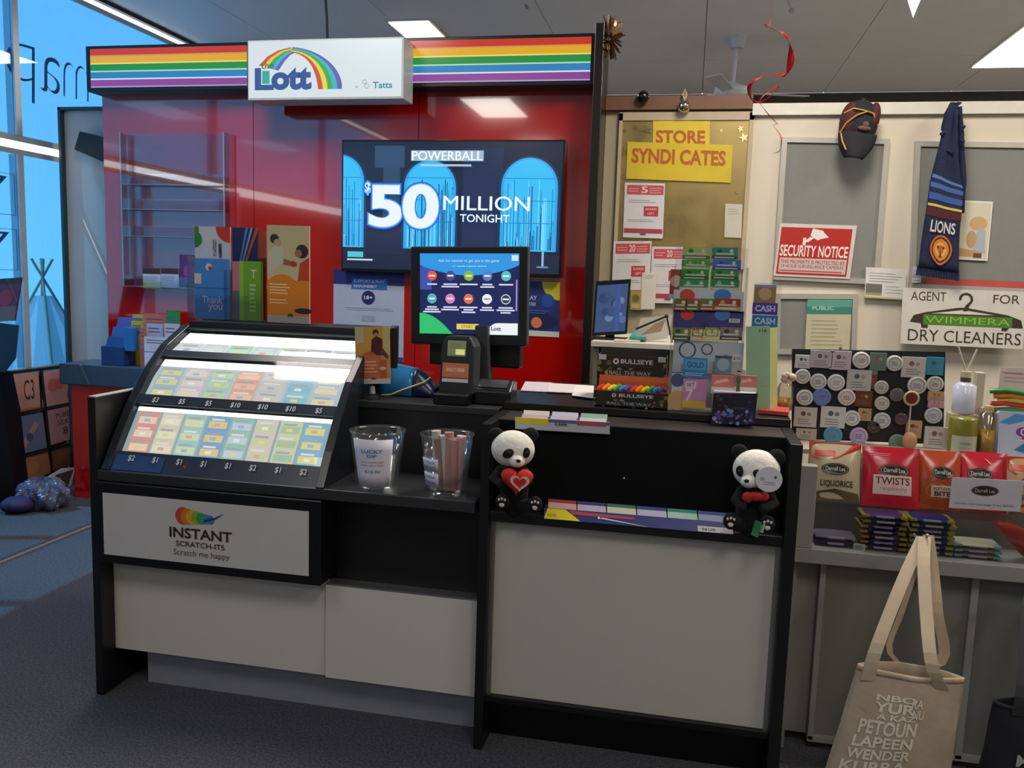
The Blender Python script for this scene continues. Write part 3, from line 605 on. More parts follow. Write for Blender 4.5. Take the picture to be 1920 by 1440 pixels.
# card terminal in its upright cradle
tm = thing('card_terminal', 'black card payment terminal with green screen and orange sticker standing on the counter', 'terminal', (-.79, 2.86, ZC))
c0 = Vector((at(858, 700, y=2.87).x, 2.87, 0))
def slant(x, z): return Vector((c0.x+x, 2.84+(z-ZC)*.12, z))
w0, w1 = .062, .048
bt = B(mat('22252a', .4))
pts = []
for z, w in ((ZC+.035, w0), (ZC+.2, w0*.95), (ZC+.225, w1), (ZC+.235, w1*.8)):
    pts.append((z, w))
vs = []; 
for z, w in pts:
    for dx, dy in ((-w, 0), (w, 0), (w*1.25, .045), (-w*.9, .045)): vs.append(slant(dx, z)+Vector((0, dy, 0)))
fs = [(0, 1, 2, 3)[::-1]]+[(i*4+j, i*4+(j+1) % 4, (i+1)*4+(j+1) % 4, (i+1)*4+j) for i in range(3) for j in range(4)]+[(12, 13, 14, 15)]
bt.add(vs, fs); bt.out('body', tm, bevel=.005)
B(mat('0c0d10', .3)).box(c0.x-.068, c0.x+.06, 2.80, 2.93, ZC, ZC+.04).out('cradle', tm, bevel=.006)
O = slant(-.036, ZC+.165)+Vector((0, -.001, 0)); V = Vector((0, .0065, .054)); U = Vector((.066, 0, 0))
s_ = B(mat('8a9468', .3, em=.45)).slab(O, U, V, .002).out('screen', tm); p = Print(O, U, V, em=.8); p.rect(0, 0, 1, .12, '5a6448'); p.rect(.45, .1, .95, .45, 'e0e080'); p.lines(.1, .5, .8, .85, 3, '5a6440', .5); p.out('picture', s_)
O = slant(-.05, ZC+.075)+Vector((0, -.002, 0)); V = Vector((0, .0075, .066)); U = Vector((.094, 0, 0))
s_ = B(mat('d88058', .5)).slab(O, U, V, .002).out('sticker', tm, label='orange sticker'); p = Print(O, U, V); p.rect(0, 0, 1, .18, 'd8dad8'); p.rect(0, .18, 1, .26, 'a83828'); p.rect(.15, .55, .85, .75, 'eebc98'); p.text('TAP', .35, .58, .6, .72, 'c86838'); p.out('print', s_)
# small receipt printer / scanner behind
pr_ = thing('ticket_scanner', 'low black ticket scanner with glossy window right of the card terminal', 'scanner', (at(925, 730, y=2.98).x, 2.95, ZC))
xa, xb = at(893, 730, y=2.9).x, at(962, 730, y=2.9).x
B(mat('141618', .25)).prism([(2.86, ZC), (2.86, ZC+.05), (2.92, ZC+.085), (2.97, ZC+.08), (2.97, ZC)], 'x', xa, xb).out('body', pr_, bevel=.006)
B(mat('4a4e50', .15, metal=.3)).slab((xa+.012, 2.874, ZC+.062), (xb-xa-.03, 0, 0), (0, .04, .022), .003).out('window', pr_)
# small handset leaning: dark cradle arm right of terminal
hs = B(mat('26292c', .45)).bar((c0.x+.085, 2.93, ZC), (c0.x+.06, 2.97, ZC+.27), .05, .03)
tag(hs.out('phone_handset', bevel=.006), 'dark grey upright handset right behind the card terminal', 'handset')

# blue rolled dispenser and card on a stand
bd = thing('tape_dispenser', 'blue translucent curved dispenser with dark body left of the card terminal', 'dispenser', (at(755, 715, y=2.98).x, 2.98, ZC))
xa = at(715, 715, y=2.95).x; xm = at(775, 715, y=2.95).x; xb = at(815, 715, y=2.95).x
B(mat('2a86c4', .2, noise=.12)).grid(lambda i, j: Vector((xa+(xm-xa)*i, 2.93+.075*(1-math.cos(j*math.pi)), ZC+.004+(.115-.02*i)*math.sin(j*math.pi)**.7)), 6, 12).out('blue_cover', bd, solid=.003)
B(mat('14284c', .3)).grid(lambda i, j: Vector((xm+(xb-xm)*i, 2.93+.06*(1-math.cos(j*math.pi))+.01*i, ZC+.004+(.098-.07*i**1.3)*math.sin(j*math.pi)**.8)), 6, 12).out('body', bd, solid=.003)
B(mat('c8c080', .4)).tube([(xa+.02, 2.90, ZC+.006), (xa+.06, 2.89, ZC+.012), (xa+.10, 2.9, ZC+.03), (xa+.17, 2.93, ZC+.058), (xb-.02, 2.96, ZC+.072)], .003).out('cord', bd)
st = thing('card_stand', 'small clear base holding the orange flyer beside the ticket display', 'stand', (at(698, 740, y=2.84).x, 2.84, ZC))
sx_ = at(698, 740, y=2.84).x
B(ACR).cone((sx_, 2.84, ZC), (sx_, 2.84, ZC+.02), .03, .026, 20).out('base', st)
B(mat('b8bcbc', .2, metal=.4)).cone((sx_, 2.84, ZC+.02), (sx_, 2.84, ZC+.045), .012, .008, 12).out('clip', st)
B(BLACKM).box(at(734, 650, y=2.86).x, at(746, 650, y=2.86).x, 2.852, 2.858, at(740, 690, y=2.86).z, at(740, 615, y=2.86).z).out('backing_strip', st)
def fly2(p):
    p.rect(0, .46, 1, 1, 'd8a038'); p.rect(0, .72, .25, 1, 'c8b890'); p.rect(.8, .5, 1, 1, 'd0c070'); p.disc(.6, .9, .055, '2c1c18'); p.disc(.61, .865, .04, 'b88060'); p.poly([(.45, .5), (.78, .5), (.8, .78), (.62, .84), (.48, .78)], '5c1c20')
    p.poly([(.7, .55), (.95, .42), (.95, .5), (.78, .64)], '6a3438'); p.disc(.4, .40, .17, 'cc6434'); p.rect(0, .09, .75, .5, 'd47048'); p.rect(.7, .09, .9, .42, 'c86030'); p.lines(.06, .2, .7, .44, 4, 'e8b898', .35, .3); p.rect(0, 0, 1, .09, 'cfccc8'); p.disc(.52, .07, .05, '6c6460', a0=0, a1=180); p.disc(.8, .27, .06, 'e0c0b0', ry=.03)
card('flyer', 'orange flyer of a man in maroon in the small clear stand', 'flyer', fr4((664, 613), (730, 612), (731, 718), (668, 720), 2.835), .003, 'd8944c', fly2)

# plastic cups on the low shelf (z .808)
def cup(px0, px1, pyt, pyb, Y, label):
    cx = at((px0+px1)/2, pyb, y=Y).x; z1 = at((px0+px1)/2, pyt, y=Y).z; rt = (at(px1, pyt, y=Y).x-at(px0, pyt, y=Y).x)/2; rb = rt*.72; zb = .809
    t = thing('plastic_cup', label, 'cup', (cx, Y, zb), 'clear plastic cups on the low shelf'); h = z1-zb
    B(CLEARCUP).lathe([(0, .002), (rb, .002), (rb, 0), (rt-.002, h-.004)], (cx, Y, zb), 32).out('wall', t)
    B(CLEARCUP).lathe([(rt-.004, h-.006), (rt+.001, h-.005), (rt+.001, h), (rt-.004, h)], (cx, Y, zb), 32).out('rim', t)
    return t, cx, zb, h, rb, rt
t, cx, zb, h, rb, rt = cup(657, 757, 805, 922, 2.60, 'clear plastic cup with a large white label, left on the low shelf')
def lab(i, j): a = (-128+92*i)*D2R; z = .006+(h-.018)*j*.96; r = rb+(rt-rb)*z/h+.001; return Vector((cx+r*math.cos(a), 2.60+r*math.sin(a), zb+z))
l_ = B(mat('e2e0ea', .6, noise=.02)).grid(lab, 12, 4).out('label', t, solid=.0008)
p = B(); 
for tx, a, b_, c, d_, col in (('LUCKY', .24, .72, .76, .80, '3a6ea8'), ('DIP', .38, .635, .62, .695, '3a6ea8'), ('ONLY A FEW LEFT', .2, .515, .8, .55, 'b08a8a'), ('ask in store here', .2, .455, .8, .49, 'b08a8a'), ('$10.00', .3, .30, .72, .36, '6a8a78')):
    vs, fs, ar = textmesh(tx, .01); p.add([lab(a+x*(c-a), b_+y*(d_-b_))+Vector((0, -.0016, 0)) for x, y in vs], fs, mat(col, .6, noise=0))
p.out('label_print', l_)
t, cx, zb, h, rb, rt = cup(787, 885, 812, 934, 2.585, 'clear plastic cup filled with rolled paper tickets, right on the low shelf')
tk = [(-.02, .005, -.035, .0, '8c6c64'), (.0, .01, -.012, .0, 'c8bcb8'), (.012, -.005, .008, .0, 'b08878'), (.026, .0, .03, .0, 'c89088'), (.034, .012, .056, .01, 'd8a8a8'), (-.03, .012, -.05, .01, 'bcb4b4'), (.008, .02, .02, .02, 'a07868')]
for i, (xa, ya, xb_, yb, c) in enumerate(tk):
    o = B(mat(c, .7, noise=.12, scale=40)).tube([(cx+xa, 2.585+ya, zb+.006), (cx+xb_*.8+.0, 2.585+yb, zb+h*(.9+.12*(i % 3)/2))], [.013, .016], 10)
    tag(o.out('rolled_ticket'), ('brown tinted', 'cream', 'tan', 'salmon pink', 'pale pink flared', 'pale grey', 'dusty brown')[i]+' rolled paper ticket in the right plastic cup', 'ticket', 'rolled tickets in the right cup')
for k, (z0, z1) in enumerate(((.028, .072), (.078, .118))):
    def lab(i, j, z0=z0, z1=z1): a = (-150+55*i)*D2R; z = z0-.012*0+(z1-z0)*j; r = rb+(rt-rb)*z/h+.001; return Vector((cx+r*math.cos(a), 2.585+r*math.sin(a), zb+z))
    l_ = B(mat('d0d4e4', .6, noise=.02)).grid(lab, 8, 2).out('label', t, solid=.0008)
    p = B(mat('5c6474', .6, noise=0))
    for q, tx in enumerate((('Bamboo', 'Straws'), ('12 Pack', '$4.50'))[k]):
        vs, fs, ar = textmesh(tx, 0); p.add([lab(.15+x*.7, .62-.45*q+y*.24)+Vector((0, -.0016, 0)) for x, y in vs], fs)
    p.out('label_print', l_)

# ================================================================== right bay: holders, papers, pandas
def paper(i, q, col, z, lab_, draw=None):
    pts = [at(*c_, z=z) for c_ in q]; b = B(mat(col, .6, noise=.02)); b.add([v+Vector((0, 0, dz)) for dz in (0, .002) for v in pts], [(3, 2, 1, 0), (4, 5, 6, 7), (0, 1, 5, 4), (1, 2, 6, 5), (2, 3, 7, 6), (3, 0, 4, 7)])
    return tag(b.out('paper_form'), lab_, 'paper', 'loose forms on the raised top')
paper(0, [(976, 733), (1035, 736), (1035, 718), (985, 716)], 'c8bcc0', 1.082, 'pale pink blank form, left on the raised top')
paper(1, [(1025, 735), (1082, 738), (1082, 722), (1030, 719)], 'd0c8c4', 1.0845, 'cream form, middle on the raised top')
paper(2, [(1072, 742), (1112, 747), (1114, 724), (1080, 722)], 'dcd4cc', 1.087, 'white form with red corner, right on the raised top')
# upper coupon holder
O, U, V = fr4((966, 781), (1143, 792), (1143, 812), (966, 803), 2.585)
uh = thing('coupon_holder', 'short white coupon holder at the top of the right bay, yellow at left', 'holder', O+U/2, 'coupon holders on the right bay')
f_ = B(mat('b8bac0', .35, noise=0)).slab(O, U, V, .004).out('front', uh); p = Print(O, U, V); p.poly([(0, .55), (.35, .45), (.36, 1), (0, 1)], 'd8c818'); p.disc(.5, .5, .42, '8a8c98', a0=0, a1=180); p.text('Lott', .43, .45, .56, .75, '20242c'); p.rect(.36, .72, 1, 1, '5c5c88'); p.rect(.66, .6, .97, .95, 'b84a58'); p.out('print', f_)
B(mat('9a9ca4', .4)).slab(O+Vector((0, .06, -.03)), U, V, .004).slab(O+Vector((0, 0, 0)), U, Vector((0, .06, -.0)), .002).out('tray', uh)
for i in range(3):
    for k in range(2):
        o = O+U*(.06+i*.31+k*.0)+V*(.75+k*.25)+Vector((0, .012+.03*k, 0)); B(mat((('d0b0b0', 'c8b8c8', 'c8d0c0'), ('d8d0c8', 'ccc4d4', '98b0a0'))[k][i], .6)).slab(o, U*.28, V*.45+Vector((0, .012, .0)), .002).out('coupon', uh)
# lower coupon holder, leaning back against the sloped panel
P0, P1 = at(1020, 972, y=2.492), at(1375, 1002, y=2.492)
O, U = P0, P1-P0; V = at(1020, 935, y=2.532)-P0
lh = thing('coupon_holder', 'long blue and yellow coupon holder along the ledge between the two pandas', 'holder', O+U/2, 'coupon holders on the right bay')
f_ = B(mat('28306c', .35, noise=0)).slab(O, U, V*.55, .004).out('front', lh)
p = Print(O, U, V*.55); p.poly([(0, 0), (.20, 0), (.12, .95), (.02, .95)], 'd8c410'); p.text('KENO', .02, .2, .07, .5, '6c6420'); p.poly([(.16, .55), (.48, .55), (.5, .75), (.14, .9)], 'a83848'); p.rect(.82, .0, 1, .5, 'c0bcc0'); p.text('the Lott', .84, .12, .91, .4, '2c3044', bold=.03); p.disc(.3, .45, .1, 'd8e0f0'); p.poly([(.3, .4), (.55, 0), (.56, .0), (.32, .5)], 'c8ccdc'); p.out('print', f_)
B(mat('20284c', .4)).slab(O+Vector((0, .03, 0)), U, V, .003).slab(O, U, Vector((0, .03, 0)), .002).out('tray', lh)
cc = ['d8a8a0', 'c0b4cc', 'ccd0b8', 'b8b8cc', 'a8c8bc', '98a0b8']
for i in range(6):
    o = O+U*(.02+i*.162)+V*.38+Vector((0, .012, 0)); c_ = B(mat(cc[i], .6)).slab(o, U*.156, V*.42, .003).out('coupon', lh)
    B(mat(('a02838', '2c2c70', '3a6c44', '30387c', '2c7c6c', '38488c')[i], .6)).slab(o+V*.42+Vector((0, .001, 0)), U*.156, V*.16, .003).out('coupon_header', c_)

# ---- pandas
def heart(p, u, v, s, col):
    pts = []
    for i in range(40):
        t = 2*math.pi*i/40; pts.append((u+s*16*math.sin(t)**3/17, v+s*(13*math.cos(t)-5*math.cos(2*t)-2*math.cos(3*t)-math.cos(4*t))/17))
    p.poly(pts, col)
FUR = mat('e4e0d2', .95, noise=.08, scale=60, bump=.4); FURB = mat('070708', .9, noise=.2, scale=60, bump=.4)
def panda(px, py, mirror, label, shift=0):
    # px,py: centre of the head in the photograph; toy leans on the sloped panel and sits on the ledge
    Y = 2.475; c = at(px, py, y=Y); k = -1 if mirror else 1; s = .066
    t = thing('plush_panda', label, 'soft toy', (c.x, Y, .782), 'plush pandas on the right bay')
    Rm = Matrix.Rotation(.28*k, 3, 'Z')@Matrix.Rotation(.12*k, 3, 'Y')
    def q(x, y, z): return c+Rm@Vector((x*k, y, z))
    B(FUR).ball(c, (s*1.0, s*.75, s*.86), rot=Rm, n=28, k=16).ball(q(.012, -.045, -.026), (.024, .02, .019), rot=Rm).out('head', t)
    for a, z, d in ((-.056, .033, .01), (.047, .047, .012)): B(FURB).ball(q(a, d, z), (.025, .013, .024), rot=Rm).out('ear', t)
    B(FURB).ball(q(-.017, -.0475, -.006), (.018, .007, .013), rot=Rm@Matrix.Rotation(-.6*k, 3, 'Y')).out('eye_patch', t)
    B(FURB).ball(q(.036, -.0405, .002), (.012, .008, .016), rot=Rm).out('eye_patch', t)
    for a, y_, z in ((-.015, -.053, -.003), (.036, -.048, .002)): B(mat('050505', .08)).ball(q(a, y_, z), .0045, n=10, k=6).out('eye', t)
    B(mat('060606', .2)).ball(q(.014, -.064, -.021), (.007, .005, .0055), n=12, k=8).out('nose', t)
    zb = .782
    B(FURB).ball((c.x+.005*k, Y+.01, (zb+c.z-.03)/2), (.045, .038, (c.z-.03-zb)/2+.012)).ball((c.x-.005*k, Y, c.z-.055), (.036, .03, .02)).out('body', t)
    for a in (-1, 1):
        B(FURB).tube([(c.x+a*.035, Y, c.z-.062), (c.x+a*.052, Y-.022, c.z-.088), (c.x+a*.03+.006*k, Y-.045, c.z-.1)], [.015, .016, .014], 12).ball((c.x+a*.03+.006*k, Y-.045, c.z-.1), .0145).out('arm', t)
        fx, fz = c.x+a*.05+shift, zb+.052
        B(FURB).tube([(c.x+a*.025, Y, zb+.03), (fx, Y-.045, fz)], [.02, .02], 12).ball((fx, Y-.045, fz), (.021, .012, .025)).out('leg', t)
        pw = B(mat('d8c8c0', .8)); pw.ball((fx, Y-.056, fz-.008), (.008, .003, .007), n=12, k=8)
        for e in (-1, 0, 1): pw.ball((fx+e*.009, Y-.056, fz+.008+(.003 if e == 0 else 0)), (.0035, .002, .0045), n=10, k=6)
        pw.out('paw_pads', t)
    return t, c, Y, k
t, c, Y, k = panda(962, 842, False, 'black and white plush panda hugging a red heart, left end of the black panel', .032)
hp = Print((c.x-.036+.010, Y-.062, c.z-.126), (.104, 0, 0), (0, .01, .094))
pts = [(.5+.5*16*math.sin(a)**3/17, .5+.5*(13*math.cos(a)-5*math.cos(2*a)-2*math.cos(3*a)-math.cos(4*a))/17) for a in [2*math.pi*i/36 for i in range(36)]]
hb = B(mat('c01c14', .75, noise=.1, scale=50, bump=.3)); n_ = 36
ctr = hp.P(.5, .5)
ring = lambda f, d: [ctr+(hp.P(*q_)-ctr)*f+hp.N*d for q_ in pts]
vs = ring(.86, -.012)+ring(1, 0)+ring(.86, .012)+ring(.4, .018)+[ctr+hp.N*.019, ctr-hp.N*.014]
fs = [(r_*n_+i, r_*n_+(i+1) % n_, (r_+1)*n_+(i+1) % n_, (r_+1)*n_+i) for r_ in range(3) for i in range(n_)]+[(3*n_+i, 3*n_+(i+1) % n_, 4*n_) for i in range(n_)]+[(i, 4*n_+1, (i+1) % n_) for i in range(n_)]
ho = hb.add(vs, fs, None, True).out('heart', t, label='red heart cushion with pink outlined heart')
p = Print(hp.O+hp.N*.0185+hp.U*.12-hp.V*.06, hp.U, hp.V); heart(p, .5, .5, .30, 'e0a8a0'); heart(p, .5, .5, .20, 'b01c18'); p.out('print', ho)
t, c, Y, k = panda(1418, 880, True, 'plush panda with red bow and round white tag, right end of the black panel', -.014)
B(mat('a81c14', .7, noise=.1)).ball((c.x-.0, Y-.046, c.z-.068), (.028, .012, .014)).ball((c.x-.022, Y-.046, c.z-.072), (.016, .01, .016)).ball((c.x+.022, Y-.046, c.z-.066), (.014, .01, .014)).out('bow', t)
tg_ = B(mat('d0ccd4', .5, noise=.02)).cone((c.x+.030, Y-.062, c.z-.012), (c.x+.030, Y-.0645, c.z-.012), .036, .036, 28).out('swing_tag', t)
p = Print((c.x-.006, Y-.065, c.z-.048), (.072, 0, 0), (0, 0, .072)); p.disc(.74, .6, .05, '58404c'); p.disc(.26, .52, .09, 'a8a0b4', ry=.06); p.lines(.3, .3, .75, .45, 2, 'b0a8bc', .3); p.out('print', tg_)
B(mat('2c7c48', .5)).bar((c.x+.002, Y-.06, .80), (c.x+.012, Y-.052, .842), .026, .002).bar((c.x+.02, Y-.06, .812), (c.x+.026, Y-.054, .838), .01, .002, mat('a8c0a8')).out('green_label', t, label='green fabric label')
# ================================================================== partition wall and its notices
PY = 5.04
xw0 = at(1403, 350, y=PY).x
zt = at(1650, 198, y=PY).z
struct(B(mat('d3c8b4', .6, noise=.02, scale=2)).box(xw0, XR, PY, PY+.12, 0, zt), 'wall_partition')
struct(B(mat('d8d2c4', .45)).box(xw0-.005, XR, PY-.03, PY+.14, zt-.05, zt+.012), 'trim_3')
za = at(1270, 207, y=PY).z
struct(B(mat('a8997c', .6, noise=.04, scale=5)).box(-.533, xw0-.003, PY+.01, PY+.12, 0, za), 'wall_mirror_section')
struct(B(mat('6e4a30', .5, noise=.1)).box(-.533, xw0-.006, PY-.03, PY+.14, za, za+.075), 'trim_4')
# gold mirror
O, U, V = fr(1162, 226, 1398, 492, PY-.004)
mr_ = thing('mirror_board', 'worn gold-tinted mirror board behind the yellow syndicate signs', 'mirror', O+Vector((U.x/2, 0, 0)))
mm = bpy.data.materials.new('gold_mirror'); mm.use_nodes = True; b_ = mm.node_tree.nodes['Principled BSDF']; b_.inputs['Base Color'].default_value = lin('b09a66'); b_.inputs['Metallic'].default_value = .85; b_.inputs['Roughness'].default_value = .22
n_ = mm.node_tree; z = n_.nodes.new('ShaderNodeTexNoise'); z.inputs['Scale'].default_value = 5; mr2 = n_.nodes.new('ShaderNodeMapRange'); mr2.inputs[3].default_value = .12; mr2.inputs[4].default_value = .5
n_.links.new(z.outputs[0], mr2.inputs[0]); n_.links.new(mr2.outputs[0], b_.inputs['Roughness'])
B(mm).slab(O, U, V, .006).out('mirror_sheet', mr_)
fb = B(mat('b8a488', .5)); w_ = .03
fb.box(O.x-.02, O.x, O.y-.012, O.y+.008, O.z-w_, O.z+V.z+.04).box(O.x+U.x-.004, O.x+U.x+.02, O.y-.012, O.y+.008, O.z-w_, O.z+V.z+.04).box(O.x-.02, O.x+U.x+.02, O.y-.012, O.y+.008, O.z+V.z, O.z+V.z+.045)
fb.out('frame', mr_)
for i, (x, z_) in enumerate(((.02, .93), (.10, .95), (.2, .93), (.78, .93), (.93, .94), (.96, .88), (.93, .5), (.03, .6), (.02, .78))):
    q_ = O+U*x+V*z_; s_ = .012+.008*(i % 3); B(mat('d8c890', .15, metal=.9)).prism([(q_.x+s_*(1 if a % 2 else .4)*math.cos(a*math.pi/5), q_.z+s_*(1 if a % 2 else .4)*math.sin(a*math.pi/5)) for a in range(10)], 'y', O.y-.004, O.y-.001).out('gold_star', mr_)
sy_ = PY-.012
def ysign(t, u0=.06, u1=.94, v0=.25, v1=.75):
    return lambda p: (p.text(t, u0+.004, v0-.02, u1+.004, v1-.02, 'c88a20', bold=.03), p.text(t, u0, v0, u1, v1, 'b05818', bold=.03))
card('notice_sign', 'yellow sign reading STORE, upper of the two on the mirror', 'sign', fr4((1225, 226), (1331, 227), (1331, 273), (1224, 272), sy_), .002, 'd8bc28', ysign('STORE', .05, .92, .08, .62), 'yellow syndicate signs')
card('notice_sign', 'yellow sign reading SYNDICATES, lower of the two on the mirror', 'sign', fr4((1176, 273), (1374, 272), (1369, 350), (1174, 335), sy_-.003), .002, 'd0b424', ysign('SYNDI CATES', .045, .94, .44, .84), 'yellow syndicate signs')
def syn(big):
    def d(p):
        p.rect(.06, .79, .97, .96, 'b84850'); p.text(big, .42, .82, .58, .94, 'e8c0b8', bold=.02); p.lines(.1, .84, .38, .93, 2, 'd89090', .4); p.lines(.62, .82, .94, .94, 3, 'd89090', .4)
        p.rect(.5, .40, .86, .58, 'b8303c'); p.text('SHARES', .54, .51, .82, .55, 'e8c0b8'); p.text('LEFT', .6, .43, .76, .47, 'e8c0b8'); p.lines(.1, .65, .8, .72, 2, '9098a0', .2); p.lines(.1, .3, .85, .36, 2, '9098a0', .2); p.rect(.02, .09, .98, .17, 'a83848'); p.disc(.5, .07, .06, '5c5c60', ry=.02)
    return d
card('syndicate_poster', 'red and white syndicate poster directly under the yellow sign', 'poster', fr4((1172, 343), (1247, 344), (1243, 448), (1168, 445), sy_-.006), .002, 'd0cccc', syn('5'), 'red and white syndicate posters')
card('syndicate_poster', 'red and white syndicate poster headed 20, left above the small monitor', 'poster', fr4((1150, 452), (1222, 452), (1216, 562), (1146, 562), sy_-.006), .002, 'd0cac6', syn('20'), 'red and white syndicate posters')
card('syndicate_poster', 'red and white syndicate poster headed 20, right beside the ticket tower', 'poster', fr4((1224, 463), (1290, 463), (1286, 570), (1218, 568), sy_-.004), .002, 'cfc8c4', syn('20'), 'red and white syndicate posters')
card('paper_notice', 'blank white paper slip on the right edge of the mirror', 'paper', fr4((1360, 383), (1392, 383), (1390, 447), (1358, 445), sy_-.003), .002, 'c8c0b0', lambda p: p.lines(.15, .7, .85, .9, 3, 'a8a090', .3))
# camera dome, bell bauble, glitter pompom
q_ = at(1206, 182, y=PY-.06); b = B(mat('0a0a0c', .2)).ball(q_, (.032, .032, .036)).cone(q_+Vector((0, .03, .02)), q_+Vector((0, .08, .02)), .02, .025)
tag(b.out('security_camera'), 'small round black camera on the brown rail above the mirror', 'camera')
q_ = at(1283, 198, y=PY-.05); t_ = thing('hanging_bauble', 'silver bauble with gold ribbon hanging over the yellow store sign', 'bauble', q_)
B(mat('c8c4b0', .08, metal=1, noise=0)).ball(q_-Vector((0, 0, .005)), .035).out('ball', t_)
B(mat('a8946c', .4)).tube([q_+Vector((0, 0, .03)), q_+Vector((-.012, 0, .06)), q_+Vector((0, 0, .085)), q_+Vector((.01, 0, .06)), q_+Vector((0, 0, .03))], .006).tube([q_+Vector((0, 0, .02)), q_+Vector((-.03, 0, -.0)), q_+Vector((-.028, 0, -.03))], .004).out('ribbon', t_)
q_ = at(1142, 72, y=4.86); b = B(mat('c09468', .25, metal=.7, noise=.2))
for i in range(170):
    d = Vector((R.gauss(0, 1), R.gauss(0, 1), R.gauss(0, 1.0))).normalized(); a = q_+d*.02; L_ = .06+.03*R.random(); e = a+Vector((d.x*L_*.75, d.y*L_*.75, d.z*L_*1.25)); s_ = d.cross(Vector((.3, .5, .8))).normalized()*.006
    b.add([a-s_, a+s_, e+s_, e-s_], [(0, 1, 2, 3)], mat(('c89c74', 'e0c4a0', '8a5c40')[i % 3], .25, metal=.7, noise=0))
o = tag(b.out('tinsel_ball'), 'copper tinsel pompom stuck to the top of the black post', 'decoration'); o['kind'] = 'thing'

# pin boards
def pinboard(q, label, Y=PY-.03):
    O, U, V = fr4(*q, Y); t = thing('pin_board', label, 'pin board', O+U/2, 'grey framed pin boards')
    B(mat('80807a', .85, noise=.03, scale=30)).slab(O+Vector((0, .012, 0)), U, V, .015).out('panel', t)
    f_ = .028
    for a, uu, vv in ((O-U.normalized()*f_-V.normalized()*f_, U.normalized()*(U.length+2*f_), V.normalized()*f_), (O-U.normalized()*f_+V, U.normalized()*(U.length+2*f_), V.normalized()*f_),
                      (O-U.normalized()*f_, U.normalized()*f_, V), (O+U, U.normalized()*f_, V)): B(mat('b8b4a8', .35, metal=.3)).slab(a, uu, vv, .028).out('frame_rail', t)
    return O, U, V
pinboard([(1474, 266), (1658, 270), (1636, 523), (1460, 515)], 'tall grey pin board holding the security notice, under the cap')
pinboard([(1732, 274), (1960, 278), (1950, 542), (1716, 532)], 'tall grey pin board behind the navy football scarf')
pinboard([(1462, 558), (1599, 561), (1594, 655), (1462, 655)], 'small grey pin board under the security notice')
def sec(p):
    p.rect(.03, .04, .95, .93, 'b02018'); p.rect(.055, .08, .93, .355, 'c8b8b0'); p.text('SECURITY NOTICE', .045, .385, .93, .60, 'e8dcd4', bold=.02)
    p.text('THIS PROPERTY IS PROTECTED BY', .07, .25, .91, .32, 'a83028', bold=.01); p.text('24 HOUR SURVEILLANCE CAMERAS', .08, .17, .90, .235, 'a83028', bold=.01); p.lines(.07, .10, .9, .15, 1, 'b85048', .5, .05)
    p.poly([(.44, .92), (.58, .88), (.62, .76), (.52, .70), (.42, .78)], 'e8dcd4'); p.poly([(.54, .72), (.66, .76), (.60, .84)], 'e8dcd4'); p.poly([(.42, .76), (.47, .74), (.40, .66), (.34, .66)], 'e8dcd4'); p.rect(.33, .6, .37, .74, 'e8dcd4')
card('security_sign', 'red and white security notice with camera symbol on the pin board', 'sign', fr4((1461, 419), (1607, 423), (1592, 524), (1450, 517), PY-.036), .003, 'd0c4b8', sec)
card('notice_card', 'small white card with dark patch between the two tall pin boards', 'card', fr4((1624, 501), (1700, 505), (1697, 563), (1621, 558), PY-.034), .003, 'd8d4cc', lambda p: (p.rect(.02, .18, .42, .47, '6c6a60'), p.rect(.02, .10, .42, .18, '9a9860'), p.rect(0, 0, 1, .05, 'b8b070'), p.lines(.1, .55, .9, .9, 4, '9a9a98', .2), p.lines(.5, .2, .95, .5, 3, 'b0b0ac', .2)))
def kid(p): p.rect(.04, .03, .96, .97, 'cfc8ae'); p.disc(.62, .62, .14, 'c8a070', ry=.12); p.poly([(.5, .1), (.9, .12), (.85, .52), (.6, .55)], 'a8b0b4'); p.poly([(.1, .06), (.8, .05), (.8, .14), (.1, .2)], 'b89060'); p.rect(.55, .04, .8, .12, '5c4838'); p.disc(.45, .35, .08, 'b8986c', ry=.15)
card('photo_poster', 'cream poster of a child on the right pin board beside the scarf', 'poster', fr4((1800, 376), (1862, 378), (1852, 490), (1790, 486), PY-.03), .003, 'e0dccc', kid)
card('red_strip', 'red paper strip along the bottom of the right pin board', 'paper strip', fr4((1736, 520), (1930, 529), (1930, 541), (1735, 533), PY-.028), .002, 'b84c48', None)
card('price_tag', 'small white stack of tags at the left bottom of the right pin board', 'tag', fr(1711, 500, 1728, 530, PY-.06), .004, 'b8bcc8', lambda p: (p.rect(0, .4, 1, .44, '60687c'), p.lines(.1, .1, .9, .9, 4, '8088a0', .3)))
def gn(p): p.rect(0, .72, 1, 1, '3c8070'); p.rect(.0, .86, 1, 1, '5c9c88'); p.text('PUBLIC', .12, .8, .6, .87, 'b8d0c0'); p.lines(.12, .12, .85, .66, 7, 'a8a078', .25, .3); p.disc(.8, .06, .03, '50504c')
card('notice_sheet', 'cream notice with green header on the small pin board', 'notice', fr4((1514, 560), (1598, 562), (1592, 658), (1509, 658), PY-.03), .002, 'c0b898', gn)
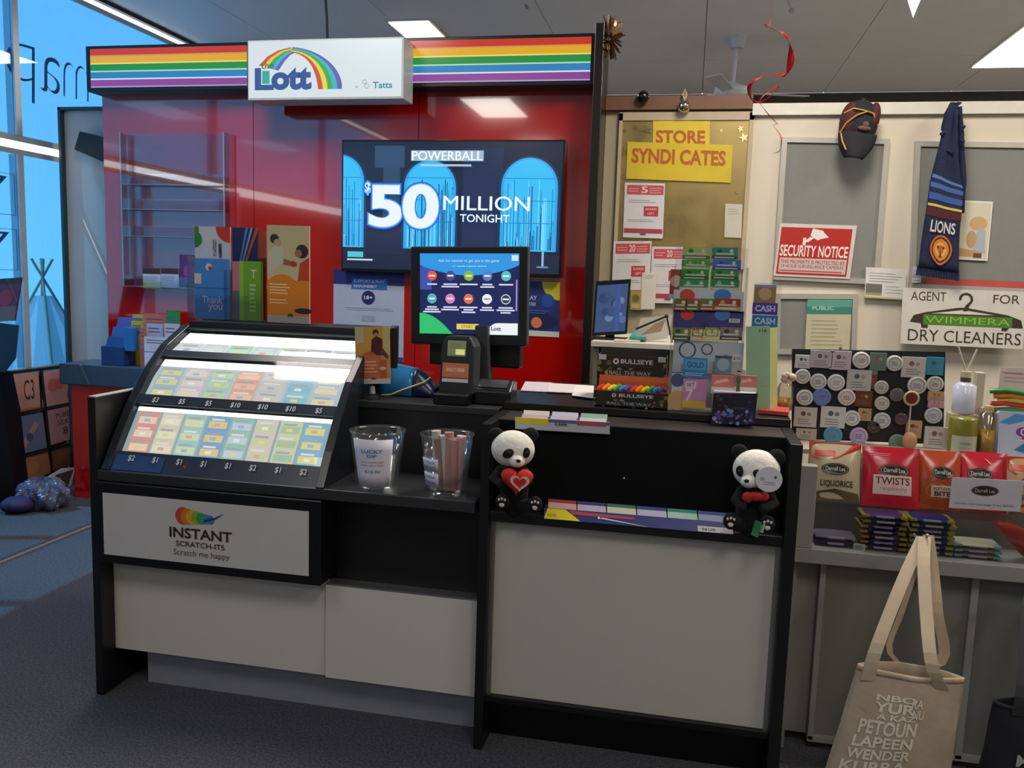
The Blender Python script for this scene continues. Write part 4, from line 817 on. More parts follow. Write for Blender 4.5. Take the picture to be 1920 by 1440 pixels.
def dry(p):
    p.text('AGENT', .07, .78, .36, .94, '3a3028', bold=.0); p.text('FOR', .74, .78, .95, .93, '3a3028', bold=.0); p.text('DRY CLEANERS', .06, .06, .98, .27, '3a3028', bold=.0)
    p.poly([(.07, .40), (.10, .52), (.20, .58), (.47, .68), (.53, .68), (.86, .58), (.97, .50), (.99, .36), (.88, .36), (.86, .30), (.82, .30), (.82, .36), (.22, .36), (.22, .30), (.17, .30), (.16, .38)], '362c24')
    p.poly([(.24, .56), (.5, .64), (.76, .57)], 'd8d0c0'); p.rect(.18, .36, .90, .54, '4c7c28'); p.text('WIMMERA', .19, .38, .89, .52, '2a4a18', bold=.012); p.text('WIMMERA', .195, .39, .885, .515, '8ab848', bold=.0)
    p.ring(.52, .83, .075, .115, '362c24', -70, 190); p.band([(.50, .62), (.515, .71), (.535, .755)], [(.535, .62), (.55, .71), (.56, .76)], '362c24')
card('agency_sign', 'white dry cleaners agency sign with coat hanger and green name', 'sign', fr4((1700, 544), (1925, 547), (1925, 660), (1688, 644), 4.95), .006, 'cfc8bc', dry)

# cap hanging from the rail
q_ = at(1607, 245, y=PY-.10)
cp = thing('baseball_cap', 'dark navy and maroon baseball cap hanging from the wall rail', 'cap', q_)
Rm = Matrix.Rotation(.12, 3, 'Y')
def pc(x, y, z): return q_+Rm@Vector((x, y, z))
B(mat('1c1c24', .85, noise=.1)).ball(pc(0, 0, .035), (.098, .085, .125), rot=Rm, n=28).out('crown', cp)
B(mat('4a1c1c', .85)).ball(pc(-.052, -.018, .045), (.048, .062, .095), rot=Rm).ball(pc(.066, -.018, .07), (.032, .055, .08), rot=Rm).out('side_panel', cp, label='maroon side panels')
B(mat('1c1a20', .85)).grid(lambda i, j: pc((i-.5)*.19*(1-.55*j**2.2), -.075+.035*((i-.5)*2)**2-.02*j, -.02-.135*j), 10, 8).out('brim', cp, solid=.005)
for pts in ([(-.09, -.045, -.03), (-.07, -.075, .02), (-.03, -.092, .06), (.02, -.092, .085), (.06, -.07, .078), (.09, -.04, .06)], [(-.09, -.055, .07), (-.05, -.078, .095), (0, -.082, .09), (.05, -.08, .08), (.088, -.045, .03)], [(-.085, -.05, -.03), (-.075, -.082, -.075), (-.05, -.098, -.12)]):
    B(mat('b88a3c', .6)).tube([pc(*a) for a in pts], .0045).out('piping', cp)
B(mat('5c4038', .7)).ball(pc(.02, -.085, .0), (.035, .012, .014), rot=Rm).ball(pc(.025, -.083, .02), (.018, .012, .018), rot=Rm).out('badge', cp)
B(BLACKM).ball(pc(0, -.0, .16), .012).tube([pc(0, 0, .15), pc(0, .09, .19)], .004).out('button', cp)

# scarf
Y = PY-.10
sc2 = thing('football_scarf', 'navy football scarf with lion shield hanging over the right pin board', 'scarf', at(1785, 200, y=Y))
NAVY = mat('18203c', .9, noise=.12, scale=50, bump=.3)
def strand(L, Rr, name, nb=10, cols=None, Y=Y, mt=NAVY):
    b = B(mt)
    def fn(i, j):
        f = j*(len(L)-1); k = min(int(f), len(L)-2); f -= k
        a = Vector(L[k]).lerp(Vector(L[k+1]), f); c = Vector(Rr[k]).lerp(Vector(Rr[k+1]), f); q = a.lerp(c, i)
        w = at(q.x, q.y, y=Y); w.y += .008*math.cos(i*9+1)+.004*math.sin(j*17); return w
    b.grid(fn, 8, 24); return b.out(name, sc2, solid=.012), fn
s1, fn1 = strand([(1778, 205), (1765, 260), (1745, 340), (1733, 420), (1722, 500)], [(1795, 205), (1795, 300), (1804, 360), (1798, 430), (1795, 510)], 'front_strand', Y=Y-.03)
strand([(1784, 200), (1782, 260), (1780, 330), (1795, 400)], [(1802, 200), (1806, 265), (1810, 340), (1806, 400)], 'rear_strand')
strand([(1786, 192), (1774, 215), (1768, 245)], [(1802, 192), (1784, 215), (1774, 245)], 'loop')
def bandp(v0, v1, col, b=None):
    b = b or B(mat(col, .9, noise=.05)); b.grid(lambda i, j: fn1(i, v0+(v1-v0)*j)+Vector((0, -.0145, 0)), 8, 2, mat(col, .9)); return b
for v0, v1, c in ((.455, .475, '4a70a8'), (.50, .53, '3a5a98'), (.56, .60, '30508c'), (.625, .64, 'c8b050'), (.645, .70, '4a1c20')): bandp(v0, v1, c).out('stripe', s1)
def onfn(fn, u0, v0, u1, v1, off): return lambda x, y: fn(u0+(u1-u0)*x, v1+(v0-v1)*y)+Vector((0, -off-.013, 0))
b = B(); F_ = onfn(fn1, .15, .72, .85, .79, .010); vs, fs, ar = textmesh('LIONS', .02); b.add([F_(x, y) for x, y in vs], fs, mat('d0c8c0', .8, noise=0)); b.out('lettering', s1)
b = B()
F_ = onfn(fn1, .20, .80, .80, .97, .011); rr = (0, .3, .5, .74, .86, 1.0)
for r0_, r1_, c in zip(rr, rr[1:], ('a86024', 'd89a3c', 'c07828', '30181c', 'b85c28')):
    Q_ = lambda r_, a: F_(.5+.5*r_*math.cos(a)*(1 if math.sin(a) > 0 else 1-.3*math.sin(a)**2), .5+.5*r_*math.sin(a)*(1+(.08 if math.sin(a) < 0 else 0)+(.05*math.cos(8*a) if r1_ == .74 else 0)))
    b.add([Q_(r_, 2*math.pi*i/24) for r_ in (r0_, (r0_+r1_)/2, r1_) for i in range(24)], [(k*24+i, k*24+(i+1) % 24, k*24+24+(i+1) % 24, k*24+24+i) for k in (0, 1) for i in range(24)], mat(c, .8, noise=0))
for ux in (.42, .58): F_ = onfn(fn1, ux-.03, .865, ux+.03, .88, .0125); b.add([F_(x, y) for x, y in ((0, 0), (1, 0), (1, 1), (0, 1))], [(0, 1, 2, 3)], mat('5c2c14', noise=0))
F_ = onfn(fn1, .46, .885, .54, .93, .0125); b.add([F_(x, y) for x, y in ((0, 0), (1, 0), (.5, 1))], [(0, 1, 2)], mat('5c2c14', noise=0))
b.out('lion_shield', s1)
for i in range(24): a = fn1(i/23, 1); B(NAVY).tube([a+Vector((0, 0, .01)), a+Vector((.004*(i % 3-1), 0, -.045))], .006, 6).out('tassel', s1)
for (px, py, dx) in ((1770, 248, -6), (1802, 235, 7), (1800, 262, 8), (1776, 282, 10)): a = at(px, py, y=Y-.05); c = at(px+dx, py+4, y=Y-.06); B(NAVY).tube([a, c], .008, 6).out('tassel', sc2)

# ================================================================== ceiling things
for i, (cx, cy) in enumerate(((-2.26, 6.86), (2.55, 7.75))):
    t_ = thing('ceiling_light', ('square lit ceiling troffer above the white lightbox sign', 'bright lit ceiling troffer at the far right, above the cap wall')[i], 'ceiling light', (cx, cy, CEIL-.03), 'ceiling troffers')
    hx, hy = .16+.1*i, .27+.35*i
    B(mat('d8d8d4', .4)).box(cx-hx-.02, cx+hx+.02, cy-hy-.02, cy+hy+.02, CEIL-.012, CEIL).out('frame', t_)
    B(mat('fff4d8', .4, em=2.2)).box(cx-hx, cx+hx, cy-hy, cy+hy, CEIL-.02, CEIL-.012).out('diffuser', t_)
fy_ = 7.3; q_ = at(1381, 90, y=fy_); fx_ = q_.x
fz = at(1375, 172, y=fy_).z
fn_ = thing('ceiling_fan', 'white ceiling fan with curved rod and pale blades', 'fan', (fx_, fy_, CEIL))
fm = mat('dce2ec', .35)
B(fm).cone((fx_, fy_, CEIL), (fx_, fy_, CEIL-.085), .075, .055, 24).out('canopy', fn_)
B(fm).cone((fx_, fy_, CEIL-.08), (fx_-.01, fy_, fz+.07), .014, .014, 12).out('rod', fn_)
B(fm).lathe([(.02, .08), (.05, .06), (.13, .03), (.14, -.01), (.08, -.04), (0, -.045)], (fx_-.02, fy_, fz), 28).out('motor', fn_)
for k in range(3):
    a = (15+120*k)*D2R; d = Vector((math.cos(a), math.sin(a), 0)); s_ = Vector((-d.y, d.x, .15)).normalized()
    b = B(mat('c8cace', .4)); c0_ = Vector((fx_-.02, fy_, fz-.005)); b.add([c0_+d*.1-s_*.045, c0_+d*.62-s_*.065, c0_+d*.62+s_*.065, c0_+d*.1+s_*.045], [(0, 1, 2, 3)]); b.out('blade', fn_, solid=.008)
cx_ = at(612, 0, z=CEIL)
b = B(BLACKM).tube([(cx_.x, 4.9, CEIL), (cx_.x-.008, 4.9, 3.1), (cx_.x+.004, 4.9, 2.86)], .008)
a0_, a1_ = at(610, -3, y=4.95), at(614, 70, y=4.95); b = B(BLACKM).tube([(a0_.x, 4.95, CEIL), (a0_.x, 4.95, a0_.z), (a0_.x+.01, 4.95, (a0_.z+a1_.z)/2), (a1_.x, 4.95, 2.86)], .008)
tag(b.out('hanging_cable'), 'black cable dropping from the ceiling behind the white lightbox sign', 'cable')
# red spiral streamer
t_ = thing('spiral_streamer', 'red spiral foil streamer hanging from the ceiling left of the cap', 'streamer', (at(1470, 0, y=4.5).x, 4.5, CEIL))
ks = [(1462, -60), (1448, 20), (1436, 40), (1452, 62), (1470, 72), (1484, 95), (1480, 130), (1455, 140), (1425, 150), (1404, 165), (1412, 185), (1438, 182), (1462, 158), (1424, 190), (1432, 208), (1455, 225), (1461, 228), (1450, 235), (1462, 262), (1460, 284), (1452, 285)]
P_ = [at(x, y, y=4.5)+Vector((0, .07*math.sin(i*1.3), 0)) for i, (x, y) in enumerate(ks)]; P_[0].z = CEIL
def cr(P, n=5):
    out = []
    for i in range(len(P)-1):
        a, b, c, d = P[max(i-1, 0)], P[i], P[i+1], P[min(i+2, len(P)-1)]
        for k in range(n): s = k/n; out.append(.5*((2*b)+(c-a)*s+(2*a-5*b+4*c-d)*s*s+(3*b-a-3*c+d)*s**3))
    return out+[P[-1]]
C_ = cr(P_); n_ = len(C_); ws = [.003+.016*math.exp(-((i/n_-.28)/.09)**2)+.010*math.exp(-((i/n_-.5)/.1)**2) for i in range(n_)]
b = B(mat('b02020', .25, metal=.3, noise=.1)); vs = []
for i, c_ in enumerate(C_): a = i*.35; w_ = Vector((math.cos(a)*.9, .3, math.sin(a)*.4))*ws[i]; vs += [c_-w_, c_+w_]
b.add(vs, [(2*i, 2*i+1, 2*i+3, 2*i+2) for i in range(n_-1)], None, True); b.out('ribbon', t_, solid=.001)
q = [at(*a, y=4.4) for a in ((1700, -4), (1728, -4), (1712, 34))]; q[0].z += .0
b = B(mat('b8bcc8', .6)); b.add([v+Vector((0, dy, 0)) for dy in (0, .003) for v in q], [(0, 2, 1), (3, 4, 5), (0, 1, 4, 3), (1, 2, 5, 4), (2, 0, 3, 5)])
b.cone((q[0].x+.02, 4.402, q[0].z), (q[0].x+.02, 4.402, CEIL), .002, .002, 6)
tag(b.out('pennant'), 'small white pennant tip hanging at the top right', 'pennant')
q1 = at(984, 14, y=6.3); b = B(mat('a8a8ac', .4)).cone((q1.x, 6.3, CEIL), (q1.x+.015, 6.3, q1.z), .004, .004, 8).ball((q1.x+.015, 6.3, q1.z), .014)
tag(b.out('ceiling_hook'), 'small silver hook hanging from the middle of the ceiling', 'hook')
q1 = at(1484, 20, y=6.3); b = B(mat('c8c8c8', .3)).tube([(q1.x, 6.3, CEIL), (q1.x-.03, 6.3, (CEIL+q1.z)/2+.02), (q1.x, 6.3, q1.z)], .004).ball((q1.x, 6.3, q1.z), .02)
tag(b.out('ceiling_ornament'), 'tiny pale ornament on a thread above the red streamer', 'ornament')
# ================================================================== back bench with monitor
bx1 = at(1258, 655, y=3.9).x
bb = thing('back_bench', 'high white-edged bench behind the right counter bay carrying the small monitor', 'bench', (-.2, 4.2, 0))
B(mat('cfc8b8', .4)).box(-.435, bx1+.05, 3.9, 4.6, 1.195, 1.22).out('bench_top', bb, bevel=.002)
B(mat('7a7468', .5)).box(-.425, -.40, 3.92, 4.58, 0, 1.195).box(bx1, bx1+.03, 3.92, 4.58, 0, 1.195).box(-.4, bx1, 4.55, 4.58, 0, 1.195).box(-.4, bx1, 3.95, 4.55, .55, .57).out('carcass', bb)
O, U, V = fr4((1116, 523), (1183, 523), (1174, 622), (1110, 630), 4.0)
mo = thing('monitor', 'small black monitor with cloudy blue picture on the back bench', 'monitor', (O.x+U.x/2, 4.05, 1.22))
B(mat('14161a', .25)).slab(O, U, V, .03).out('casing', mo, bevel=.003); B(BLACKM).box(O.x+.06, O.x+.1, 4.03, 4.06, 1.22, 1.34).box(O.x+.0, O.x+.16, 4.0, 4.12, 1.22, 1.23).out('stand', mo)
s_ = B(mat('4a68a0', .2, em=.5)).slab(O+U*.06+V*.06-Vector((0, .001, 0)), U*.88, V*.86, .001).out('screen', mo)
p = Print(O+U*.06+V*.06-Vector((0, .001, 0)), U*.88, V*.86, em=.6)
for i in range(14): p.disc(R.uniform(.1, .9), R.uniform(.1, .9), R.uniform(.04, .11), R.choice(('5c7cb8', '3c5890', '6c70b0', '7c98c8', '2c4480')))
p.rect(.62, 0, .78, 1, '3c60b0'); p.out('picture', s_)
def flatp(name, label, cat, q, z, col, th=.003, group=None):
    pts = [at(*c_, z=z) for c_ in q]; b = B(mat(col, .6, noise=.05)); b.add([v+Vector((0, 0, dz)) for dz in (0, th) for v in pts], [(3, 2, 1, 0), (4, 5, 6, 7), (0, 1, 5, 4), (1, 2, 6, 5), (2, 3, 7, 6), (3, 0, 4, 7)])
    return tag(b.out(name), label, cat, group)
flatp('paper_sheet', 'cream papers spread on the back bench beside the monitor', 'paper', ((1150, 640), (1200, 641), (1212, 628), (1172, 628)), 1.222, 'c8c0a8', .006)
flatp('green_packet', 'teal packet lying on the papers of the back bench', 'packet', ((1180, 636), (1212, 638), (1216, 622), (1192, 622)), 1.23, '3c9088', .012)
a0_, a1_ = at(1192, 617, y=4.0), at(1250, 593, y=4.0); o = B(BLACKM).tube([a0_, a1_], .005, 8).ball(a1_, .009); a0b = Vector((a1_.x+.03, 4.02, 1.222))
o.tube([a1_, a0b], .004, 6); tag(o.out('desk_lamp_arm'), 'thin black pen arm leaning over the papers on the back bench', 'pen holder')
card('paper_stack', 'white folded document standing at the right of the back bench', 'document', fr4((1212, 604), (1262, 590), (1262, 642), (1190, 642), 4.05), .01, 'c4bcac', lambda p: p.poly([(.15, .3), (.75, .35), (.8, .85), (.5, .7)], '9c8468'))
card('receipt', 'long white paper slip standing in front of the syndicate posters', 'paper', fr4((1206, 511), (1232, 511), (1229, 580), (1200, 580), PY-.024), .004, 'd0c8b8', lambda p: p.lines(.2, .85, .8, .95, 2, 'a09880', .3))
F = fr(1182, 545, 1202, 581, PY-.03); card('pinned_photo', 'small olive patterned photo behind the paper slip', 'photo', F, .004, '9a8c48', lambda p: (p.disc(.5, .6, .2, '6c6030'), p.rect(.1, .1, .9, .3, 'b8a868')))

# ================================================================== on the raised top: candy boxes (z 1.08)
ZR = 1.081
def candybox(px0, py0, px1, py1, Y, d, label, draw, lidcol, z0):
    O, U, V = fr(px0, py0, px1, py1, Y); V.z += O.z-z0; O.z = z0
    t = thing('counter_box', label, 'box', (O.x+U.x/2, Y+d/2, z0), 'confectionery boxes on the raised top')
    s_ = B(mat('2a2620', .4)).slab(O, U, V, .004).out('front', t); p = Print(O, U, V, rough=.4); draw(p); p.out('print', s_)
    b = B(mat(lidcol, .5)); b.box(O.x, O.x+.003, Y, Y+d, z0, z0+V.z).box(O.x+U.x-.003, O.x+U.x, Y, Y+d, z0, z0+V.z).box(O.x, O.x+U.x, Y+d-.003, Y+d, z0, z0+V.z+.02).box(O.x, O.x+U.x, Y, Y+d, z0, z0+.003); b.out('tray', t)
    return t, O, U, V
def bul(p, s=1):
    for i in range(26): p.disc(R.uniform(0, 1), R.choice((R.uniform(.0, .75), R.uniform(0, .9))), R.uniform(.06, .13), R.choice(('8c7440', '4a3c28', 'b89858', '3c4430', '6c5c34')))
    p.rect(.22, .5, .82, .95, '302c2c'); p.ring(.27, .75, .06, .13, 'd8d0c8'); p.text('BULLSEYE', .34, .66, .80, .86, 'd8d0c8', bold=.02); p.rect(.16, .1, .8, .38, '2c3034'); p.text('BALL THE WAY', .18, .15, .78, .33, 'a8b0a8', bold=.02)
z2 = at(1186, 712, y=2.95).z
t, O, U, V = candybox(1120, 668, 1250, 706, 2.98, .12, 'upper dark confectionery box with round pale emblem, under the back bench', bul, '3a342c', z2)
for x_ in (O.x+.004, O.x+U.x-.03): B(mat('c8c4bc', .5)).box(x_, x_+.026, 2.975, 2.979, O.z+V.z*.8, O.z+V.z*1.02).out('price_sticker', t)
B(BLACKM).box(O.x, O.x+U.x, 2.985, 3.1, ZR, z2-.001).out('lower_carton', t)
t, O, U, V = candybox(1114, 735, 1252, 765, 2.83, .14, 'lower open confectionery box full of rainbow straps on the raised top', bul, 'c8602c', ZR)
B(mat('c8602c', .4)).slab((O.x, 2.965, ZR+.03), (U.x, 0, 0), (0, .01, at(1180, 705, y=2.97).z-ZR-.03), .004).out('header', t)
for i in range(12):
    c = ('c83820', 'e08020', 'e0c830', '3c9a48', '3078b8', '5a3c90')[i % 6]; x_ = O.x+.008+(U.x-.02)*i/12
    o = B(mat(c, .3)).tube([(x_-.004, 2.85+.004*(i % 3), ZR+.05), (x_+.012, 2.90, ZR+.058+.003*(i % 2)), (x_+.018, 2.95, ZR+.05)], .009, 8, flat=.45)
    tag(o.out('sour_strap'), ('red', 'orange', 'yellow', 'green', 'blue', 'purple')[i % 6]+' rainbow sour strap, '+('left' if i < 6 else 'right')+' half of the open confectionery box', 'sweet', 'sour straps in the open box')

# ticket tower: clear tiered stand
tw = thing('ticket_tower', 'clear tiered stand of scratch tickets on the raised top', 'stand', (.07, 2.85, ZR))
def tz_(y, Y=2.84): return at(1325, y, y=Y).z
xl, xr = at(1258, 620, y=2.84).x, at(1396, 620, y=2.84).x
B(ACR).box(xl, xr, 2.93, 2.934, ZR, tz_(462)).box(xl, xl+.003, 2.82, 2.934, ZR, tz_(500)).box(xr-.003, xr, 2.82, 2.934, ZR, tz_(500)).box(xl, xr, 2.82, 2.934, ZR, ZR+.004).out('back_sheet', tw)
def sig(p):
    p.disc(.2, .75, .35, 'c84838', ry=.3); p.disc(.7, .8, .4, '4080c0', ry=.3); p.disc(.45, .2, .25, '3c2c70', ry=.2); p.rect(.8, .42, .95, .62, 'd8d8d4'); p.text('$20', .82, .46, .93, .58, '3c3c44')
for py0, py1, col in ((545, 585, 'c8ccd0'), (582, 618, '40407c'), (640, 700, 'b8c0c4')):
    F = fr(1262, py0, 1394, py1, 2.86); s_ = card('header_strip', None, None, F, .003, col, sig if col != 'b8c0c4' else (lambda p: (p.ring(.2, .7, .22, .27, '48506c'), p.ring(.48, .75, .14, .18, '48506c'), p.disc(.75, .5, .12, '8090a0'), p.rect(.84, .4, .97, .62, 'd8d8d4'), p.text('$10', .86, .45, .95, .56, '3c3c44'))), parent=tw)
B(mat('b8bcbc', .4)).slab(*[(lambda F: F)(q) for q in fr(1260, 690, 1396, 765, 2.885)], .003).out('lower_board', tw)
tk = [(1280, 1333, 463, 486, 'a8b868', '3c7840', 'olive and green', 'top row, left'), (1335, 1385, 464, 486, '3c8878', '1c5850', 'teal', 'top row, right'),
      (1278, 1333, 487, 505, '4a9848', '98b870', 'light green', 'second row, left'), (1336, 1391, 487, 506, '3a70c0', '4a3a90', 'blue and violet', 'second row, right'),
      (1277, 1331, 505, 524, '2c8c38', '1c5c28', 'deep green', 'third row, left'), (1333, 1387, 505, 524, '309040', '205c2c', 'emerald green', 'third row, right'),
      (1274, 1330, 524, 545, '3c8c58', 'a8c8b8', 'mint green', 'fourth row, left'), (1332, 1388, 524, 545, '348450', '98b8b0', 'sea green', 'fourth row, right'),
      (1264, 1288, 560, 582, '2c7c3c', 'b83828', 'green', 'fifth row, leftmost'), (1286, 1312, 560, 582, 'b83024', '2c8038', 'red', 'fifth row, second from left'), (1312, 1340, 560, 582, '388848', 'c04030', 'green red', 'fifth row, third from left'), (1340, 1390, 560, 582, 'a83830', 'c8a060', 'crimson and gold', 'fifth row, rightmost'),
      (1261, 1296, 614, 638, '6c8048', '384428', 'dark olive', 'sixth row, leftmost'), (1297, 1320, 614, 638, '8c6c38', 'c8b070', 'brown and gold', 'sixth row, second from left'), (1321, 1348, 614, 638, '98a04c', 'd0cc80', 'yellow green', 'sixth row, third from left'), (1350, 1393, 614, 638, '8c7878', '403438', 'grey pink', 'sixth row, rightmost')]
for (a, b_, c, d_, c1, c2, nm, rw) in tk:
    def dr(p, c1=c1, c2=c2, rw=rw):
        p.rect(.0, .0, 1, .3, c2); p.disc(.3, .65, .2, c2); p.disc(.75, .7, .16, 'd8d0b0'); p.rect(.15, .38, .85, .52, 'c8d0b8'); p.lines(.1, .1, .9, .25, 1, 'd8d8c8', .6, .1)
    F = fr(a, c, b_, d_, 2.85 if c > 540 else 2.87); F[1].x *= .97
    card('scratch_ticket', nm+' scratch ticket, '+rw+' of the ticket tower', 'ticket', F, .003, c1, dr, 'scratch tickets on the ticket tower')
card('side_card', None, None, fr(1256, 505, 1279, 560, 2.89), .003, 'b84840', lambda p: (p.disc(.5, .6, .2, 'e8c0b0'), p.rect(0, 0, 1, .15, 'd0c8c8')), parent=tw)
card('scratch_ticket', 'blue and aqua scratch ticket in the lower front of the ticket tower', 'ticket', fr(1281, 671, 1326, 708, 2.825), .003, '3880b8', lambda p: (p.rect(.05, .4, .95, .92, '58a0c8'), p.text('GOLD', .15, .5, .85, .8, '28507c', bold=.02), p.lines(.1, .1, .9, .3, 2, 'a8c8d8', .4)), 'scratch tickets on the ticket tower')
card('scratch_ticket', 'pink and yellow lucky seven ticket at the bottom of the ticket tower', 'ticket', fr(1280, 711, 1324, 765, 2.822), .003, 'c888b0', lambda p: (p.rect(0, 0, 1, .25, 'd8b048'), p.rect(.1, .68, .55, .92, 'e0d0dc'), p.text('SET', .15, .73, .5, .87, '8c4c7c', bold=.02), p.text('7', .12, .22, .45, .66, 'e8d4e4', bold=.02)), 'scratch tickets on the ticket tower')
card('scratch_ticket', 'tall white snowflake ticket at the left foot of the ticket tower', 'ticket', fr(1259, 700, 1280, 763, 2.826), .003, 'c0c8cc', lambda p: (p.disc(.5, .8, .2, '485878'), p.disc(.6, .2, .3, 'c8a068')), 'scratch tickets on the ticket tower')
card('scratch_ticket', 'grey diamond patterned ticket right of centre in the ticket tower', 'ticket', fr(1340, 667, 1372, 700, 2.83), .003, '708890', lambda p: (p.disc(.5, .5, .35, '98b0b4'), p.rect(0, .85, 1, 1, '48545c')), 'scratch tickets on the ticket tower')
def bot(p): p.rect(0, 0, 1, 1, 'b8c0c0')
# greeting card box
O, U, V = fr4((1338, 738), (1421, 738), (1414, 797), (1332, 795), 2.74)
gb = thing('card_box', 'white card box with dark purple galaxy front at the edge of the raised top', 'box', O+U/2)
s_ = B(mat('201c30', .3)).slab(O, U, V, .006).out('front', gb); p = Print(O, U, V, rough=.3)
for i in range(46): p.disc(R.uniform(.05, .95), min(.9, abs(R.gauss(.12, .22))+.03), R.uniform(.02, .07), R.choice(('4a58a0', '7c88c8', '8c5ca8', '343c80', 'b898c8', '283060')))
for i in range(16): p.disc(R.uniform(.08, .9), R.uniform(.5, .95), R.uniform(.02, .06), R.choice(('343040', '4c4858', '282434')))
p.lines(.45, .5, .85, .58, 2, '48606c', .3); p.out('print', s_)
xa, xb = O.x+.005, O.x+U.x
B(mat('c4bcbc', .5)).box(xa, xb, 2.75, 2.85, 1.082, O.z+V.z+.005).out('carton', gb)
for i, (x0, x1_, c) in enumerate(((1334, 1375, 'c87870'), (1376, 1419, 'c07c74'))):
    F = fr(x0, 704, x1_, 738, 2.80); card('greeting_card', ('left' if i == 0 else 'right')+' pink glossy card standing in the galaxy card box', 'card', F, .01, c, lambda p: (p.rect(0, 0, 1, .35, 'd8d0cc'), p.poly([(.1, .5), (.8, .7), (.7, .85), (.2, .7)], 'e8b0a0')), 'pink cards in the galaxy box')
b = B(mat('4c6038', .6)); q_ = at(1385, 712, y=2.78)
b.ball(q_, (.008, .006, .016)).ball(q_+Vector((.0, 0, .018)), .007, mat('c08c70')).ball(q_+Vector((0, 0, .028)), (.008, .006, .004), mat('4a2c20')).cone(q_-Vector((.004, 0, .04)), q_, .003, .003, 6).cone(q_-Vector((-.004, 0, .04)), q_, .003, .003, 6)
tag(b.out('figurine'), 'tiny green figurine between the pink cards', 'figurine')
# green folder, cash tickets, red book
flatp('red_book', 'flat red book under the right end of the green folder', 'book', ((1422, 775), (1478, 780), (1482, 760), (1425, 752)), 1.083, 'b04038', .012)
O, U, V = fr4((1398, 613), (1444, 612), (1444, 755), (1400, 755), 2.90); O.z = 1.082; V.z = at(1420, 613, y=2.9).z-1.082
gf = card('document_folder', 'pale green document folder standing open right of the ticket tower', 'folder', (O, U, V), .004, '9cc09c', lambda p: (p.text('116', .55, .93, .85, .965, '3c4838', bold=.02), p.rect(0, .3, 1, .305, '88aa80')))
B(mat('b8c078', .6)).slab(O+U, Vector((.028, .05, 0)), V*.98, .004).out('side_leaf', gf, label='yellow-green side leaf')
cs_ = at(1434, 600, y=3.0)
for i, (a, b_, c, d_, c1, nm, tx) in enumerate(((1414, 1455, 534, 568, '9c8058', 'gold picture', None), (1411, 1458, 568, 590, '54309c', 'purple', 'CASH'), (1410, 1458, 591, 614, '2070b0', 'blue', 'CASH'))):
    F = fr(a, c, b_, d_, 3.0-.02*i)
    card('cash_ticket', nm+' cash ticket in the small clear stand behind the green folder', 'ticket', F, .003, c1, lambda p, tx=tx: (p.text(tx, .1, .25, .9, .8, 'b8c8e8', bold=.04) if tx else (p.disc(.5, .5, .35, 'c8a878'), p.rect(0, .85, 1, 1, '8898b0'))), 'cash tickets')
xa, xb = at(1409, 600, y=3.0).x, at(1461, 600, y=3.0).x
tag(B(ACR).box(xa, xb, 3.006, 3.01, 1.081, at(1434, 530, y=3.0).z).box(xa, xb, 2.92, 3.01, 1.081, 1.085).out('ticket_stand'), 'small clear upright stand holding the cash tickets', 'stand')

# ================================================================== glass showcase on the right
SX = .36; SXR = 2.2; SY = 2.72
sh = thing('glass_showcase', 'grey framed glass showcase counter holding chocolate and liquorice', 'showcase', (1.2, 3.1, 0))
GF = mat('92928e', .4, noise=.03); GD = mat('868680', .5, noise=.05, scale=4)
B(GF).box(SX, SXR, SY, SY+.04, .640, .688).out('front_rail', sh, bevel=.003)
B(GF).box(SX, SX+.055, SY, SY+.04, .688, .95).out('corner_stile', sh, bevel=.003)
B(GF).box(SX+.05, SXR, SY+.02, 3.4, .66, .686).out('tray_floor', sh)
B(ACR).box(SX+.055, SXR, SY+.004, 2.92, .820, .828).out('tray_shelf', sh)
B(mat('8c8a84', .5)).box(SX+.055, SXR, 2.92, 2.94, .686, .95).out('tray_back', sh)
B(mat('b0aa9c', .4)).box(SX, SXR, 2.92, 3.5, .95, .965).out('top_board', sh)
B(clear('showcase_glass', (.9, .92, .92), .08)).box(SX+.055, SXR, SY+.008, SY+.012, .688, .818).out('front_glass', sh)
B(GD).box(SX+.02, SXR, 2.80, 2.82, .04, .64).out('lower_front', sh)
for xx, w_ in ((.452, .018), (.895, .022), (1.5, .022)): B(GF).box(xx, xx+w_, 2.765, 2.80, .035, .64).out('door_post', sh, bevel=.002)
B(GF).box(.452, SXR, 2.765, 2.80, .03, .048).out('bottom_rail', sh)
B(mat('787870', .35, noise=.05)).box(.47, .895, 2.785, 2.795, .048, .64).out('door_panel', sh); B(mat('6e706c', .35, noise=.05)).box(.917, 1.5, 2.785, 2.795, .048, .64).out('door_panel', sh)
B(GD).box(SX, SX+.02, 2.76, 3.5, 0, .95).out('end_panel', sh); B(mat('3c3c3a', .6)).box(SX+.02, SXR, 2.86, 2.88, 0, .04).out('plinth', sh)

